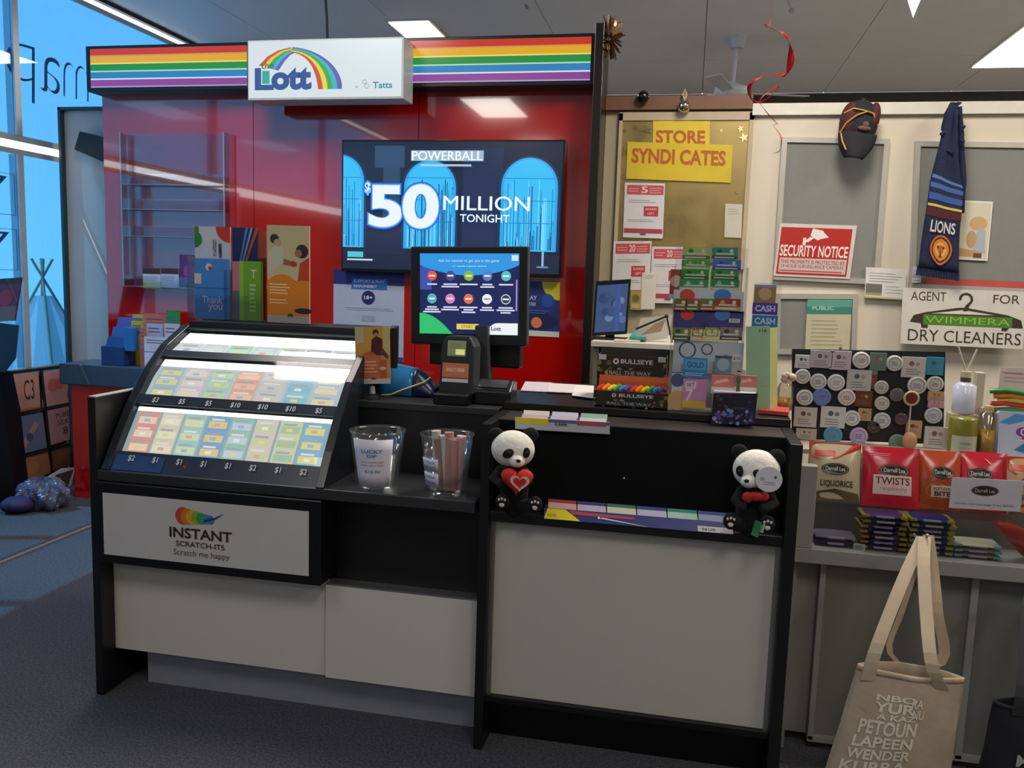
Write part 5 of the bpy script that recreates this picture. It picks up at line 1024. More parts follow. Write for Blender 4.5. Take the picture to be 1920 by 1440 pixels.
# sweet bags leaning on the tray
def bag(px0, px1, pyt, pyb, Y, name, label, cat, col, draw, group, lean=.05, rough=.22, puff=.02):
    xm = (px0+px1)/2
    z0 = .829; O = Vector((at(px0, pyb, y=Y).x, Y, z0)); U = Vector((at(px1, pyb, y=Y).x-O.x, 0, 0)); V = Vector((0, lean, at(xm, pyt, y=Y+lean).z-z0))
    N = U.cross(V).normalized()
    def fn(s): return lambda i, j: O+U*(i+.03*math.sin(j*3.1)*(i-.5)*-1)+V*j+N*s*puff*(max(0, math.sin(math.pi*i))**.6)*(max(0, math.sin(math.pi*min(1, j*1.04)))**.6)
    b = B(mat(col, rough, noise=.06, bump=.2)); b.grid(fn(1), 14, 14); b.grid(lambda i, j: fn(-.6)(1-i, j), 14, 14)
    o = tag(b.out(name), label, cat, group)
    class Q(Print):
        def P(s, u, v): return fn(1)(min(.995, max(.005, u)), v)+N*s.d
        def rect(s, u0, v0, u1, v1, c_):
            s.d += s.step; n = 8; s.add([s.P(u0+(u1-u0)*i/n, v0+(v1-v0)*j/n) for j in range(n+1) for i in range(n+1)], [(j*(n+1)+i, j*(n+1)+i+1, (j+1)*(n+1)+i+1, (j+1)*(n+1)+i) for j in range(n) for i in range(n)], s.c(c_)); return s
    p = Q(O, U, V, off=.0012, rough=.3, step=.0003); draw(p); p.out('print', o)
    return o
def logo(p, u, v, t='Darrell Lea'): p.disc(u, v, .27*p.ar, '15130f', ry=.10, n=28); p.disc(u, v, .245*p.ar, 'a8a090', ry=.087, n=28); p.disc(u, v, .235*p.ar, '15130f', ry=.081, n=28); p.text(t, u-.19, v-.03, u+.19, v+.04, 'c8c0b0', bold=.01)
g_ = 'liquorice bags on the showcase'
def d1(p): p.poly([(0, 1), (1, 1), (1, .92), (.5, .72), (.15, .7), (0, .78)], 'b82418'); p.rect(.1, .76, .5, .86, 'c84838'); logo(p, .5, .55); p.text('LIQUORICE', .22, .24, .85, .36, '2c2a22', bold=.02); p.poly([(.0, .0), (1, 0), (.95, .16), (.5, .22), (.1, .15)], '5a4a34')
def d2(p): logo(p, .55, .6); p.rect(.18, .2, .86, .52, 'd0b8b0'); p.text('TWISTS', .22, .37, .82, .49, '6c1c24', bold=.03); p.text('raspberry', .3, .26, .78, .33, 'b0707c', bold=0); p.lines(.12, .84, .5, .9, 2, 'd05068', .4)
def d3(p): 
    for r_ in (.32, .25, .18, .11): p.ring(.42, .3, r_-.03, r_, '8c4418' if r_ > .2 else 'a85a20', ky=.8)
    logo(p, .55, .62); p.rect(.28, .2, .9, .4, 'c0a890'); p.text('SOFT EATING', .32, .32, .86, .37, '4a2c1c'); p.text('BITES', .35, .22, .84, .3, '3c2418', bold=.03)
def d4(p): logo(p, .4, .62); p.poly([(.5, .9), (1, .95), (1, .7), (.6, .8)], 'c0303c')
bag(1512, 1612, 830, 950, 2.775, 'liquorice_bag', 'cream liquorice bag with red top, leftmost of the sweet bags', 'sweet bag', 'b8a888', d1, g_)
bag(1612, 1722, 838, 962, 2.765, 'liquorice_bag', 'crimson bag labelled twists, second of the sweet bags', 'sweet bag', 'ac1428', d2, g_)
bag(1718, 1800, 845, 966, 2.785, 'liquorice_bag', 'orange brown swirl bag, third of the sweet bags', 'sweet bag', 'a8401c', d3, g_)
bag(1796, 1888, 848, 970, 2.80, 'liquorice_bag', 'crimson bag behind the white price card', 'sweet bag', 'b41c30', d4, g_)
bag(1886, 1975, 858, 975, 2.785, 'liquorice_bag', 'cream and red bag cut off by the right edge', 'sweet bag', 'b0885c', d1, g_)
def pc_(p): p.disc(.48, .62, .40, '1c1814', ry=.17, n=28); p.disc(.48, .62, .37, '807868', ry=.15, n=28); p.disc(.48, .62, .355, '1c1814', ry=.14, n=28); p.text('Darrell Lea', .34, .56, .62, .68, 'b8b0a8', bold=.01); p.text('All Darrell Lea bags 2 for $8.00', .07, .13, .9, .2, '6c3c50', bold=.0)
card('price_card', 'white price card with black oval logo leaning on the sweet bags', 'card', fr4((1784, 897), (1920, 902), (1911, 962), (1779, 952), 2.735), .002, 'c0bcc4', pc_)

# chocolate inside the glass tray
def bars(px0, px1, n, z0, hgt, cols, nm, grp, Y=2.765, d=.10, jit=.004, end=None):
    x0, x1_ = at(px0, 1010, y=Y).x, at(px1, 1010, y=Y).x
    for i in range(n):
        dx = R.uniform(-jit, jit); c = cols[i % len(cols)]; a = x0+dx; b_ = x1_+dx; zz = z0+i*hgt; w = b_-a
        def fn(s, a=a, w=w, zz=zz): return lambda u, v: Vector((a+w*u, Y+d*v, zz+hgt*.5+s*hgt*.46*(max(0, math.sin(math.pi*u))**.25)*(max(0, math.sin(math.pi*v))**.35)))
        b = B(mat(c, .25, noise=.1)); b.grid(fn(1), 8, 6); b.grid(lambda u, v, f_=fn(-1): f_(1-u, v), 8, 6)
        if end: b.box(a-.001, a+w*.16, Y-.0005, Y+d*.9, zz+.3*hgt, zz+.7*hgt, mat(end, .3)); b.box(a+w*.84, a+w+.001, Y-.0005, Y+d*.9, zz+.3*hgt, zz+.7*hgt, mat(end, .3))
        b.box(a+w*.3, a+w*.7, Y-.001, Y+.01, zz+.35*hgt, zz+.65*hgt, mat(('b8a8c8', 'a890b8', 'c8c0b0')[i % 3], .4))
        pos = 'topmost' if i == n-1 else ('lowest' if i == 0 else ('second', 'third', 'fourth', 'fifth', 'sixth', 'seventh', 'eighth')[i-1]+' from the bottom')
        tag(b.out('chocolate_bar'), '%s, %s' % (nm, pos), 'chocolate', grp)
bars(1531, 1608, 2, .688, .018, ('3c2c60', '6c5c70'), 'flat purple and cream chocolate bar at the left end', 'purple bars at the left end')
bars(1614, 1700, 7, .688, .0165, ('4a2c70', '2c2c80', '5c3470', '242c7c'), 'violet wrapped chocolate bar left of the tote bag straps', 'violet chocolate bars', end='a88c28')
bars(1706, 1790, 7, .688, .0165, ('24286c', '1c3458', '303080', '28486c'), 'navy wrapped chocolate bar behind the tote bag straps', 'navy chocolate bars', end='a89838')
bars(1792, 1880, 3, .688, .016, ('a8a070', 'a09870', 'b0aC90'.lower()), 'cream and yellow wrapped bar right of the tote bag straps', 'cream wrapped bars', end='7ca0a0')
card('price_tag', 'tiny white price tag in front of the purple bars', 'tag', (Vector((at(1600, 1030, y=2.745).x, 2.745, .687)), Vector((.035, 0, 0)), Vector((0, .005, .022))), .002, 'b8b8bc', lambda p: p.lines(.1, .2, .9, .8, 3, '60606c', .4))
for i in range(5):
    a = at(1862+i*14, 985+i*9, y=2.80).x; z_ = .80-.022*i; o = B(mat(('c43420', 'd84c2c', 'b02c1c')[i % 3], .2, noise=.2, bump=.4)); nn = Vector((.14, 0, -.06))
    o.tube([(a, 2.79+.012*i, z_), (a+.03, 2.785+.01*i, z_-.012), (a+.09, 2.79, max(.70, z_-.035)), (a+.13, 2.80, max(.70, z_-.05))], [.006, .020, .020, .006], 12, flat=.55)
    tag(o.out('chocolate_bag'), 'crinkled red foil packet, %s of the slanting red pile' % ('topmost', 'second', 'third', 'fourth', 'lowest')[i], 'chocolate', 'red foil packets')

# ================================================================== badge board
BY = 3.10
O, U, V = fr4((1489, 656), (1772, 667), (1772, 838), (1484, 832), BY); O.z = .966; V.z = at(1630, 661, y=BY).z-.966
bd_ = thing('badge_board', 'black display board crowded with round and square novelty badges', 'display board', O+U/2)
B(mat('15151a', .6)).slab(O, U, V, .01).out('backing', bd_)
B(mat('2a2a30', .6)).slab(O+U*.4+Vector((0, .012, 0)), Vector((.1, .1, 0)), V*.7, .004).out('strut', bd_)
bdg = [('r', 188, 275, 56, 'c8c4c0'), ('r', 310, 315, 60, 'c0bcb8'), ('r', 450, 322, 62, 'd0ccc8'), ('r', 648, 148, 62, 'd0ccc4'), ('r', 908, 172, 58, 'b8bcae'), ('r', 805, 360, 50, 'b4aca0'), ('r', 1085, 345, 66, 'b8b4ae'), ('r', 1225, 335, 58, 'bcb8b0'),
       ('r', 205, 440, 60, 'c4c4c0'), ('r', 338, 435, 66, '6c88c8'), ('r', 533, 438, 62, 'd0b8b4'), ('r', 810, 485, 52, 'c0b8a0'), ('r', 925, 420, 50, '6c6468'), ('r', 575, 602, 58, 'c8c4c8'), ('r', 810, 620, 60, 'b0b8b0'), ('r', 1212, 580, 60, 'b0b4b8'), ('r', 425, 735, 68, '4c98b8'), ('r', 628, 742, 65, 'a088b8'), ('r', 745, 672, 50, '3c3430'), ('r', 930, 790, 60, '6c9878'), ('r', 960, 610, 46, '5c4048'),
       ('s', 190, 160, 110, 100, 'c8c4c4'), ('s', 340, 140, 170, 130, 'a89ca0'), ('s', 485, 150, 150, 140, 'b8a0a8'), ('s', 780, 160, 115, 130, '6c8070'), ('s', 1060, 205, 165, 150, 'bcb0a8'), ('s', 1225, 195, 115, 130, '3c98b0'), ('s', 630, 305, 170, 155, 'a8a49c'), ('s', 745, 275, 55, 190, '7c4028'), ('s', 665, 450, 120, 120, '6c3c20'), ('s', 1232, 430, 110, 70, 'b87c40'), ('s', 1232, 490, 110, 60, 'b87890'), ('s', 210, 595, 165, 150, 'b8aca8'), ('s', 425, 595, 175, 160, 'b8b8b0'), ('s', 675, 575, 95, 95, 'a07c48'), ('s', 215, 725, 150, 80, 'a8907c'), ('s', 1235, 752, 165, 155, 'c8bcb8'), ('s', 1060, 690, 110, 130, 'b07c50')]
bdg = [(*b[:-1], MX(b[-1], .25)) if int(b[-1][:2], 16) > 130 else b for b in bdg]
def ucol(c):
    r_, g, b_ = (int(c[i:i+2], 16) for i in (0, 2, 4)); mx, mn = max(r_, g, b_), min(r_, g, b_)
    if mx-mn < 30: return 'white' if mx > 185 else ('grey' if mx > 90 else 'dark')
    if r_ == mx: return 'pinkish' if b_ > g else ('tan' if mx > 140 else 'brown')
    if g == mx: return 'green'
    return 'lilac' if r_ > g else 'blue'
rown = ('top', 'second', 'third', 'fourth', 'bottom'); rowof = lambda b: min(4, max(0, int((b[2]-100)/135)))
bdg.sort(key=lambda b: (rowof(b), b[1])); cnt_ = {}
ordi = ('first', 'second', 'third', 'fourth', 'fifth', 'sixth', 'seventh', 'eighth', 'ninth', 'tenth', 'eleventh')
for i, bdge in enumerate(bdg):
    zx, zy = bdge[1], bdge[2]; px, py = 1460+zx/4.174, 640+zy/4.174; c = at(px, py, y=BY-.012)
    k = .5/4.174*at(961, 720, y=BY).y/FPX*2
    row = rowof(bdge); cnt_[row] = cnt_.get(row, -1)+1
    if bdge[0] == 'r':
        r_ = bdge[3]*k; o = B(mat(bdge[4], .25)).cone(c+Vector((0, .010, 0)), c, r_, r_, 24).cone(c, c-Vector((0, .003, 0)), r_, r_*.86, 24).out('badge')
        p = Print(c+Vector((-r_, -.0032, -r_)), (2*r_, 0, 0), (0, 0, 2*r_), rough=.3); p.ring(.5, .5, .33, .36, '70747c'); p.lines(.28, .36, .72, .66, 3, R.choice(('5c6068', '886070', '60708c')), .35); p.out('print', o); sh_ = 'round'
    else:
        w, h_ = bdge[3]*k*.5, bdge[4]*k*.5; O_ = c+Vector((-w, .0 if i % 3 else .004, -h_)); U_, V_ = Vector((2*w, 0, 0)), Vector((0, 0, 2*h_)); o = B(mat(bdge[5], .3)).slab(O_, U_, V_, .010).out('badge', bevel=.001)
        O_ -= Vector((0, .0003, 0)); p = Print(O_, U_, V_, rough=.3); p.rect(.08, .08, .92, .92, bdge[5]); p.lines(.18, .15, .8, .5, 3, '70686c', .3); p.disc(.4, .68, .12, R.choice(('906068', '705048', '505c70', 'b89080'))); p.disc(.65, .66, .10, R.choice(('b09088', '8c7c78', '707c8c'))); p.out('print', o); sh_ = 'rectangular'
    tag(o, '%s %s badge, %s from the left in the %s row of the badge board' % (ucol(bdge[4] if bdge[0] == 'r' else bdge[5]), sh_, ordi[cnt_[row]], rown[row]), 'badge', 'badges on the black board')
# ring pendant in front of the board
q_ = at(1709, 747, y=3.05); t_ = thing('ring_pendant', 'gold ringed round pendant on a pale stick before the badge board', 'pendant', (q_.x, 3.05, .966))
b = B(mat('c8a888', .3)); b.tube([q_+Vector((.022*math.cos(a), 0, .022*math.sin(a))) for a in [2*math.pi*i/20 for i in range(21)]], .004, 8).out('ring', t_)
B(mat('6c2c1c', .4)).cone(q_+Vector((0, .003, 0)), q_-Vector((0, .002, 0)), .019, .019, 20).out('disc', t_); B(mat('c8b498', .5)).cone((q_.x, 3.05, .968), q_-Vector((0, 0, .024)), .003, .0025, 8).out('stick', t_)
B(mat('b08058', .6)).ball((q_.x+.006, 3.05, .966+.028), (.024, .02, .030)).out('base', t_)

# bottles and jars right of the board (top_board z .965)
ZS = .966
def cxw(px, py, Y): return at(px, py, y=Y).x
Yb = 3.08; cx = cxw(1808, 740, Yb); zb1 = at(1808, 770, y=Yb).z
oj = thing('candle_jar', 'squat olive green candle jar with pale label right of the badge board', 'jar', (cxw(1805, 810, 3.0), 3.0, ZS))
cj = cxw(1805, 810, 3.0); h_ = at(1805, 782, y=3.0).z-ZS; rj = (cxw(1832, 810, 3.0)-cxw(1779, 810, 3.0))/2
B(mat('7c7828', .15)).lathe([(0, 0), (rj*.96, 0), (rj, .006), (rj, h_-.006), (rj*.93, h_), (0, h_)], (cj, 3.0, ZS), 28).out('glass', oj)
def arcp(cx, cy, z0, r_, h_, a0, a1, col, parent, name, label=None, tx=None):
    fn = lambda i, j: Vector((cx+(r_+.0012)*math.cos((a0+(a1-a0)*i)*D2R), cy+(r_+.0012)*math.sin((a0+(a1-a0)*i)*D2R), z0+h_*j))
    o = B(mat(col, .5)).grid(fn, 10, 2).out(name, parent, label=label)
    for (t, u0, v0, u1, v1, c) in tx or []:
        vs, fs, ar = textmesh(t, 0); B(mat(c, .5, noise=0)).add([fn(u0+x*(u1-u0), v0+y*(v1-v0))+Vector((0, -.0012, 0)) for x, y in vs], fs).out('print', o)
arcp(cj, 3.0, ZS+.006, rj, h_*.5, -150, -30, 'b8b8a4', oj, 'label', None, [('CANDLE', .3, .55, .7, .68, '70746c'), ('ocean pear', .28, .3, .72, .42, '90948c')])
lb_ = thing('lotion_bottle', 'white bottle with brown collar and pale reeds right of the badge board', 'bottle', (cx, 3.14, ZS))
Yl = 3.14; cx = cxw(1808, 740, Yl); rl = (cxw(1829, 740, Yl)-cxw(1786, 740, Yl))/2; z0_ = at(1808, 775, y=Yl).z; z1_ = at(1808, 716, y=Yl).z
B(mat('b8a888', .5)).box(cx-rl*1.2, cx+rl*1.2, Yl-.03, Yl+.03, ZS, z0_).out('plinth_box', lb_, bevel=.002)
B(mat('c4c8d8', .2)).lathe([(0, 0), (rl*.94, 0), (rl, .008), (rl, (z1_-z0_)*.88), (rl*.5, z1_-z0_), (rl*.45, z1_-z0_)], (cx, Yl, z0_), 28).out('body', lb_)
B(mat('5c4c38', .4)).cone((cx, Yl, z1_), (cx, Yl, z1_+.016), rl*.46, rl*.46, 20).out('collar', lb_)
B(mat('c8bc98', .5)).cone((cx, Yl, z1_+.016), (cx, Yl, z1_+.036), rl*.5, rl*.5, 20).out('cap', lb_)
for a, b2 in ((1797, 650), (1832, 655)): e = at(a, b2, y=Yl); B(mat('c8bea8', .6)).cone((cx, Yl, z1_+.03), e, .0035, .003, 8).out('reed', lb_)
am = thing('amber_bottle', 'tall glass vial of amber oil between the candle jar and the sweets bag', 'bottle', (cxw(1850, 810, 3.0), 3.0, ZS)); ca = cxw(1850, 810, 3.0); ha = at(1850, 772, y=3.0).z-ZS
B(mat('b8902c', .15)).lathe([(0, 0), (.024, 0), (.024, ha*.6), (0, ha*.6)], (ca, 3.0, ZS), 20).out('oil', am)
B(clear('vial_glass', (.9, .88, .8), .15)).lathe([(.0265, 0), (.0265, ha*.95), (.016, ha), (.016, ha+.012)], (ca, 3.0, ZS), 20).out('glass', am)
B(mat('c8a888', .5)).cone((ca, 3.0, ZS+ha), (ca, 3.0, ZS+ha+.02), .015, .013, 16).out('stopper', am)
B(mat('c8bca0', .5)).tube([(cxw(1842, 700, 3.2), 3.2, ZS), (cxw(1842, 700, 3.2), 3.2, at(1842, 695, y=3.2).z)], .012)
tag(B(mat('b4ac98', .5)).box(cxw(1829, 700, 3.22), cxw(1845, 700, 3.22), 3.2, 3.24, ZS, at(1838, 698, y=3.22).z).out('gift_box', bevel=.002), 'narrow beige gift box behind the white bottle', 'box')
o = card('info_card', 'white paper notice standing behind the sweets bag at the right edge', 'card', fr(1873, 690, 1960, 745, 3.3), .003, 'c4bcb4', lambda p: (p.lines(.1, .5, .9, .9, 3, 'a08c94', .25), p.rect(.05, .8, .5, .83, 'b06c78')))
B(mat('a8a49c')).box(cxw(1900, 740, 3.31), cxw(1910, 740, 3.31), 3.305, 3.315, ZS, at(1900, 745, y=3.3).z+.03).out('support', o)
# swirl logo sweets bag with rainbow straps
def sw(p):
    p.rect(0, 0, 1, 1, 'b8bcd0'); p.poly([(0, .75), (.3, .95), (.9, .9), (1, .8), (1, .7), (.5, .82), (.2, .72)], '4c90c8'); p.disc(.45, .58, .13, '8c2c88', ry=.1); p.disc(.7, .62, .12, '8c2c88', ry=.1); p.disc(.58, .46, .15, '8c2c88', ry=.08); p.ring(.48, .58, .05, .08, 'd0c8d8'); p.poly([(.3, .2), (.5, .36), (1, .42), (1, .12), (.6, .12)], '2c78b0'); p.poly([(.3, .4), (.6, .44), (1, .5), (1, .44), (.5, .38)], 'd8d8e0')
O = Vector((cxw(1871, 840, 2.98), 2.98, ZS)); U = Vector((.16, 0, 0)); V = Vector((0, .02, at(1890, 772, y=2.98).z-ZS))
o = card('sweets_bag', 'white sweets bag with purple and blue swirls at the right edge', 'sweet bag', (O, U, V), .04, 'b8bcd0', sw, bevel=.008)
for i, (c, y_) in enumerate((('2c7c38', 733), ('d07820', 742), ('c8b030', 750), ('b82818', 757), ('2c8c3c', 768), ('c03018', 780))):
    z_ = at(1890, y_+2, y=3.06).z; x_ = cxw(1856+(i*7) % 20, y_, 3.06)
    tag(B(mat(c, .35)).tube([(x_, 3.06, z_), (x_+.04, 3.045, z_+.006), (x_+.15, 3.05, z_-.006)], .0085, 8, flat=1.4).out('jelly_strap'), ('dark green', 'orange', 'yellow', 'scarlet', 'green', 'red')[i]+' jelly strap bundled above the swirl sweets bag', 'sweet', 'jelly straps above the sweets bag')
tag(B(mat('a89c90', .5)).box(cxw(1856, 760, 3.1), cxw(1856, 760, 3.1)+.2, 3.07, 3.2, ZS, at(1890, 775, y=3.06).z).out('strap_box', bevel=.002), 'beige box holding the jelly straps at the right edge', 'box')
# jar with pale reeds at the left of the badge board
q_x = cxw(1471, 760, 3.0); t_ = thing('reed_jar', 'small glass jar of dried blooms left of the badge board', 'jar', (q_x, 3.0, 1.056+.026))
B(clear('vial_glass')).lathe([(0, .0), (.026, 0), (.028, .07), (.02, .09)], (q_x, 3.0, 1.082), 20).out('glass', t_); B(mat('c8a058', .3)).lathe([(0, .003), (.023, .003), (.024, .04), (0, .04)], (q_x, 3.0, 1.082), 20).out('liquid', t_)
b = B(mat('c8b8a0', .8))
for i in range(7): b.ball((q_x+R.uniform(-.02, .02), 3.0+R.uniform(-.015, .015), 1.082+.085+R.uniform(0, .05)), R.uniform(.008, .013), n=10, k=6)
b.out('blooms', t_)

# ================================================================== tote bags
TY = 2.42
def tote(q, label, name, col, tq=None, Y=TY, puff=.035):
    P_ = [at(*c_, y=Y) for c_ in q]   # TL TR BR BL
    t = thing(name, label, 'bag', ((P_[2]+P_[3])/2))
    cl = mat(col, .9, noise=.05, scale=30, bump=.25)
    def fn(s):
        def f(i, j):
            a = P_[3].lerp(P_[0], j); b_ = P_[2].lerp(P_[1], j); c = a.lerp(b_, i); bow = -.022*math.sin(math.pi*i)*(j**6)*0
            w = puff*(max(0, math.sin(math.pi*i))**.6)*(.35+.65*math.sin(math.pi*min(1, .15+.8*j)))
            return c+Vector((0, -s*w+.003*math.sin(i*14+j*3)*math.sin(j*9), (.012 if s < 0 else -.010)*math.sin(math.pi*i)*j**8))
        return f
    b = B(cl); b.grid(fn(1), 22, 26); bd = b.out('front_panel', t, solid=.002)
    B(cl).grid(lambda i, j: fn(-1)(1-i, j), 14, 18).out('back_panel', t, solid=.002)
    B(cl).grid(lambda i, j: fn(1)(i, .955+.045*j)+Vector((0, -.003, 0)), 22, 2).out('hem', t, solid=.002)
    return t, fn(1), fn(-1), bd, P_, cl
t, ff, fb_, bd2, P_, cl = tote([(1609, 1243), (1808, 1270), (1779, 1478), (1536, 1478)], 'natural canvas tote bag with white block lettering hanging by its straps', 'tote_bag', 'b4a28a')
apx = at(1736, 1003, y=2.60)+Vector((0, -.0, .0)); apx.z = at(1736, 998, y=2.6).z
hook = Vector((apx.x, 2.712, apx.z-.012))
b = B(ALU).tube([(hook.x, 2.722, hook.z-.03), (hook.x, 2.70, hook.z-.035), (hook.x, 2.60, hook.z-.012), (hook.x, 2.585, hook.z+.01)], .004, 8).out('hook', sh)
def strap(pts, w, mt, name='strap', par=t):
    C_ = [Vector(p) for p in pts]; C2 = cr(C_, 4); vs = []
    for i, c in enumerate(C2): vs += [c-Vector((w/2, 0, 0)), c+Vector((w/2, 0, 0))]
    b = B(mt); b.add(vs, [(2*i, 2*i+1, 2*i+3, 2*i+2) for i in range(len(C2)-1)]); return b.out(name, par, solid=.0015)
def sp(px, py, Y): return at(px, py, y=Y)
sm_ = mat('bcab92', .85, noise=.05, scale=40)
strap([ff(.115, .90)+Vector((0, -.004, 0)), sp(1640, 1225, 2.40), sp(1672, 1140, 2.46), sp(1703, 1065, 2.53), sp(1731, 1006, 2.60)], .036, sm_)
strap([ff(.80, .90)+Vector((0, -.004, 0)), sp(1747, 1245, 2.38), sp(1737, 1150, 2.45), sp(1732, 1060, 2.53), sp(1734, 1006, 2.595)], .034, sm_)
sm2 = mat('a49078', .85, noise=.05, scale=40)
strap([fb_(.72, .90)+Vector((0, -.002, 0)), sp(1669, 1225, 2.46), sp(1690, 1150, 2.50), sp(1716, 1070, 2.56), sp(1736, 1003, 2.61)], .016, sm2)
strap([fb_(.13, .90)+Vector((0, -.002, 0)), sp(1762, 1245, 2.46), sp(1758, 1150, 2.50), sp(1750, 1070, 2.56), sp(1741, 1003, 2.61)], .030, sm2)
b = B(); cw = mat('e0d8c4', .8, noise=0)
for tx, u0, u1, v0, v1 in (('NBO', .30, .66, .845, .895), ('YUR', .30, .66, .755, .835), ('A KAZ', .34, .68, .70, .745), ('PETOUN', .22, .70, .575, .69), ('LAPEEN', .20, .69, .47, .56), ('WENDER', .18, .69, .37, .455), ('KURRA', .16, .68, .26, .355)):
    vs, fs, ar = textmesh(tx, .03); b.add([ff(u0-.07+x*(u1-u0), v0+y*(v1-v0)-.08)+Vector((0, -.0025, 0)) for x, y in vs], fs, cw)
for k, (tx, v0, v1, u0) in enumerate((('RA', .75, .83, .62), ('NU', .66, .74, .64))):
    vs, fs, ar = textmesh(tx, .02); b.add([ff(u0-.07+x*.1, v0+y*(v1-v0)-.02)+Vector((0, -.0025, 0)) for x, y in vs], fs, cw)
b.out('lettering', bd2)
t, ff, fb_, bd2, P_, cl = tote([(1862, 1312), (2010, 1330), (2010, 1482), (1826, 1478)], 'black tote bag with white lettering at the bottom right corner', 'tote_bag', '15161c', Y=2.42)
b = B(); cw = mat('a8a8a4', .8, noise=0)
for tx, u0, u1, v0, v1 in (('W', .52, .62, .62, .72), ('HAND', .44, .9, .50, .60), ('MOND', .34, .95, .34, .48), ('QWERT', .3, .95, .20, .32)):
    vs, fs, ar = textmesh(tx, .03); b.add([ff(u0+x*(u1-u0), v0+y*(v1-v0))+Vector((0, -.0025, 0)) for x, y in vs], fs, cw)
b.out('lettering', bd2)
strap([ff(.3, .9)+Vector((0, -.004, 0)), P_[0].lerp(P_[1], .35)+Vector((0, 0, .05)), (P_[0].x+.12, 2.58, .62), (P_[0].x+.17, 2.68, .65)], .03, mat('202126', .85), par=t)
strap([ff(.75, .9)+Vector((0, -.004, 0)), P_[0].lerp(P_[1], .75)+Vector((0, 0, .05)), (P_[0].x+.2, 2.58, .62), (P_[0].x+.18, 2.68, .65)], .03, mat('202126', .85), par=t)

# ================================================================== left edge: printed carton wall, stands, plastic bag
LX = -4.33
def fq(px, py, d=0): return at(px, py, x=LX)+Vector((d, 0, 0))
cw_ = thing('carton_display', 'black framed rack of peach printed cartons under the left window', 'display', (LX, fq(75, 850).y, 0))
fbm = B(BLACKM)
y0_, y1_ = fq(6, 850).y, 5.27
for (a, b_) in (((6, 700), (134, 685)), ((12, 700), (34, 955)), ((18, 778), (137, 755)), ((24, 860), (139, 830)), ((30, 920), (130, 895)), ((74, 692), (97, 905)), ((137, 684), (142, 880))): fbm.bar(fq(*a, .012), fq(*b_, .012), .02, .012, up=(1, 0, 0))
fbm.box(XL+.001, LX-.004, y0_, y1_, .0, .73); fbm.out('frame', cw_)
qs = [([(22, 705), (72, 699), (78, 772), (26, 780)], 'c89080', 'C'), ([(75, 698), (133, 690), (134, 752), (82, 766)], 'c88c88', 'P'), ([(12, 782), (80, 773), (88, 836), (22, 856)], '6c7090', 'B'), ([(84, 770), (134, 759), (135, 822), (91, 836)], 'b08088', 'F'), ([(22, 862), (89, 842), (95, 882), (32, 912)], 'a86c48', None), ([(92, 840), (136, 828), (138, 868), (98, 884)], '8c5438', None), ([(33, 915), (62, 905), (60, 925), (36, 928)], 'b07858', None)]
for i, (qq, c, tx) in enumerate(qs):
    F = fr4(*qq, X=LX+.012)
    def dr(p, i=i, tx=tx):
        if i == 0: p.text('C3', .42, .35, .8, .85, '3c2428', bold=.0); p.rect(0, 0, 1, .14, 'b86050')
        elif i == 1: p.disc(.35, .6, .2, 'c85c58'); p.disc(.6, .62, .17, 'c85c58'); p.rect(.8, .15, .95, .35, '6c6c98')
        elif i == 2: p.poly([(.25, .2), (.4, .15), (.85, .7), (.75, .8)], 'b88880'); p.disc(.55, .4, .12, '4c4c84')
        elif i == 3: p.text('PURE', .35, .7, .9, .85, '5c3450'); p.text('SILK', .4, .5, .85, .65, '4c2c44'); p.text('8', .6, .2, .8, .42, '4c2c44')
        elif i in (4, 5): p.disc(.5, .5, .3, 'b87848' if i == 4 else '985c3c', ry=.25)
    card('printed_carton', ('cream carton with dark curling initials, top left', 'pink carton with red circles, top right', 'blue grey carton with pink brush shape, middle left', 'pink carton with dark lettering, middle right', 'plain tan carton, bottom left', 'plain brown carton, bottom right', 'sliver of peach carton below the others')[i]+' of the rack under the window', 'carton', F, .012, c, dr, 'cartons of the rack under the window')
# dark cushion-like stand at extreme left and black stand
b = B(mat('141820', .3)); b.add([at(x, y, y=Y_) for Y_ in (4.4, 4.7) for x, y in ((-40, 600), (36, 610), (30, 672), (10, 698), (-40, 700))], [(4, 3, 2, 1, 0), (5, 6, 7, 8, 9)]+[(i, (i+1) % 5, (i+1) % 5+5, i+5) for i in range(5)]); 
t_ = thing('magazine_stand', 'black curved stand cut off by the left edge of the frame', 'stand', (at(-5, 960, y=4.5).x, 4.5, 0))
b.out('hood', t_); x_a = at(-60, 850, y=4.45).x; x_b = at(30, 960, y=4.45).x
b = B(mat('0e1116', .3)); pts = [at(x, y, y=4.45) for x, y in ((-60, 690), (-5, 700), (10, 770), (20, 860), (30, 950), (30, 985), (-60, 1005))]
for p_ in pts[-2:]: p_.z = .0
b.add([v+Vector((0, dy, 0)) for dy in (0, .12) for v in pts], [list(range(6, -1, -1)), list(range(7, 14))]+[(i, (i+1) % 7, (i+1) % 7+7, i+7) for i in range(7)]); b.out('side_panel', t_)
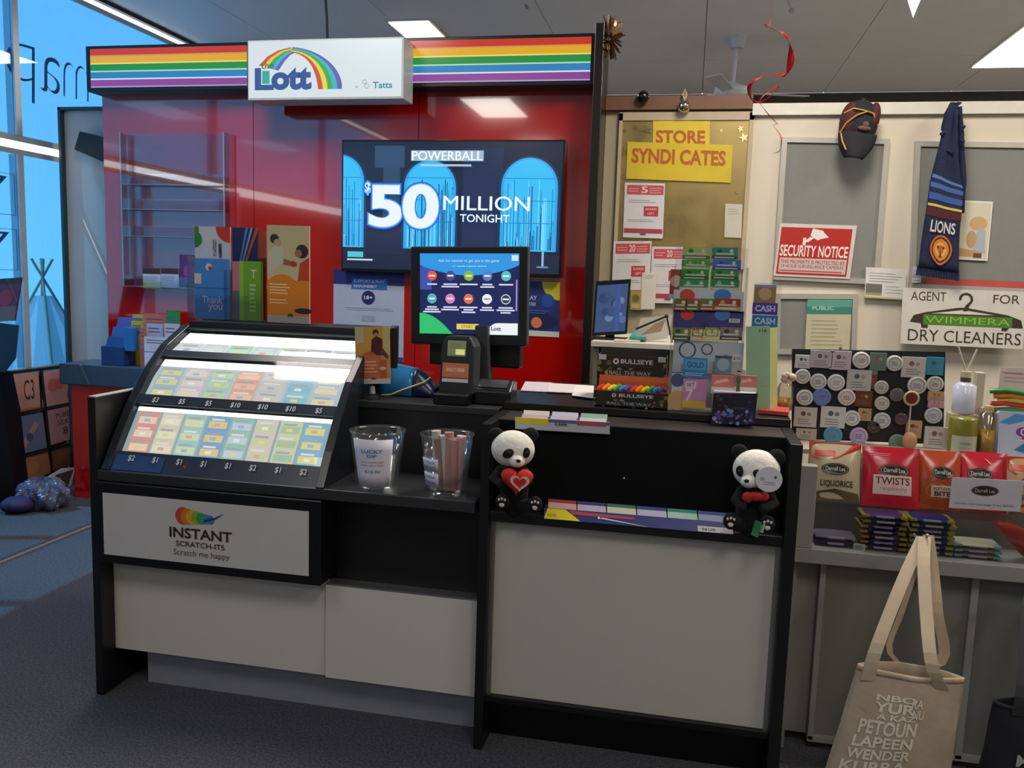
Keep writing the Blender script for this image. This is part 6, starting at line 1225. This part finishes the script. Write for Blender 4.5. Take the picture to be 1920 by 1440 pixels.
card('magazine', 'dark red and grey magazine leaning at the upper left edge', 'magazine', fr4((-20, 520), (40, 520), (14, 598), (-20, 604), 4.4), .012, '5c2c44', lambda p: (p.rect(0, 0, 1, .35, '6c5c60'), p.rect(0, .88, 1, 1, '2c3038'), p.disc(.5, .55, .2, '8c3040')))
q0 = at(8, 770, y=5.05); o = card('magazine', 'olive and brown picture panel at the left edge below the window', 'magazine', fr4((-20, 705), (34, 702), (24, 785), (-10, 810), 4.9), .012, '6c5c3c', lambda p: (p.disc(.4, .5, .25, '8c7c50'), p.disc(.6, .3, .18, '3c3424'), p.rect(0, .8, 1, 1, 'a08c60')))
# folded white magazine and clear bag of things on the floor
q = [at(*a, x=-4.05) for a in ((36, 925), (115, 878), (140, 876), (128, 930), (60, 932))]
b = B(mat('c8c4d0', .5)); b.add([v+Vector((dx, 0, 0)) for dx in (.006, 0) for v in q], [(4, 3, 2, 1, 0), (5, 6, 7, 8, 9)]+[(i, (i+1) % 5, (i+1) % 5+5, i+5) for i in range(5)]); o = tag(b.out('folded_magazine'), 'white magazine with a dark photo leaning behind the plastic bag', 'magazine')
ph = [at(*a, x=-4.05)+Vector((.0075, 0, 0)) for a in ((103, 890), (136, 880), (124, 916), (92, 918))]
B(mat('4c3c30', .4, noise=.3, scale=30)).add(ph, [(3, 2, 1, 0)]).out('photo', o)
c = at(100, 955, y=4.5); b = B(mat('54546a', .3, noise=.4, scale=14, bump=.8))
rx_ = .15
def blob(i, j):
    a, e = i*2*math.pi, (j-.5)*math.pi*.98; d = Vector((math.cos(a)*math.cos(e), math.sin(a)*math.cos(e), math.sin(e))); s_ = 1+.10*math.sin(5*a+3*e)+.07*math.sin(11*a-4*e)+.04*math.sin(17*a+9*e)
    return Vector((c.x, 4.42, .085))+Vector((d.x*rx_*s_, d.y*.12*s_, max(-.083, d.z*.10*s_)))
b.grid(blob, 48, 24, None, False); tag(b.out('plastic_bag'), 'crumpled clear grey plastic bag of stock on the floor at left', 'bag')
b = B(mat('2a1c4c', .75, noise=.25, bump=.5)); c = at(38, 962, y=4.3); b.ball((c.x, 4.3, .052), (.09, .08, .05)).ball((c.x-.04, 4.28, .05), (.05, .07, .048)); tag(b.out('purple_bundle'), 'dark purple bundle left of the clear plastic bag', 'bundle')
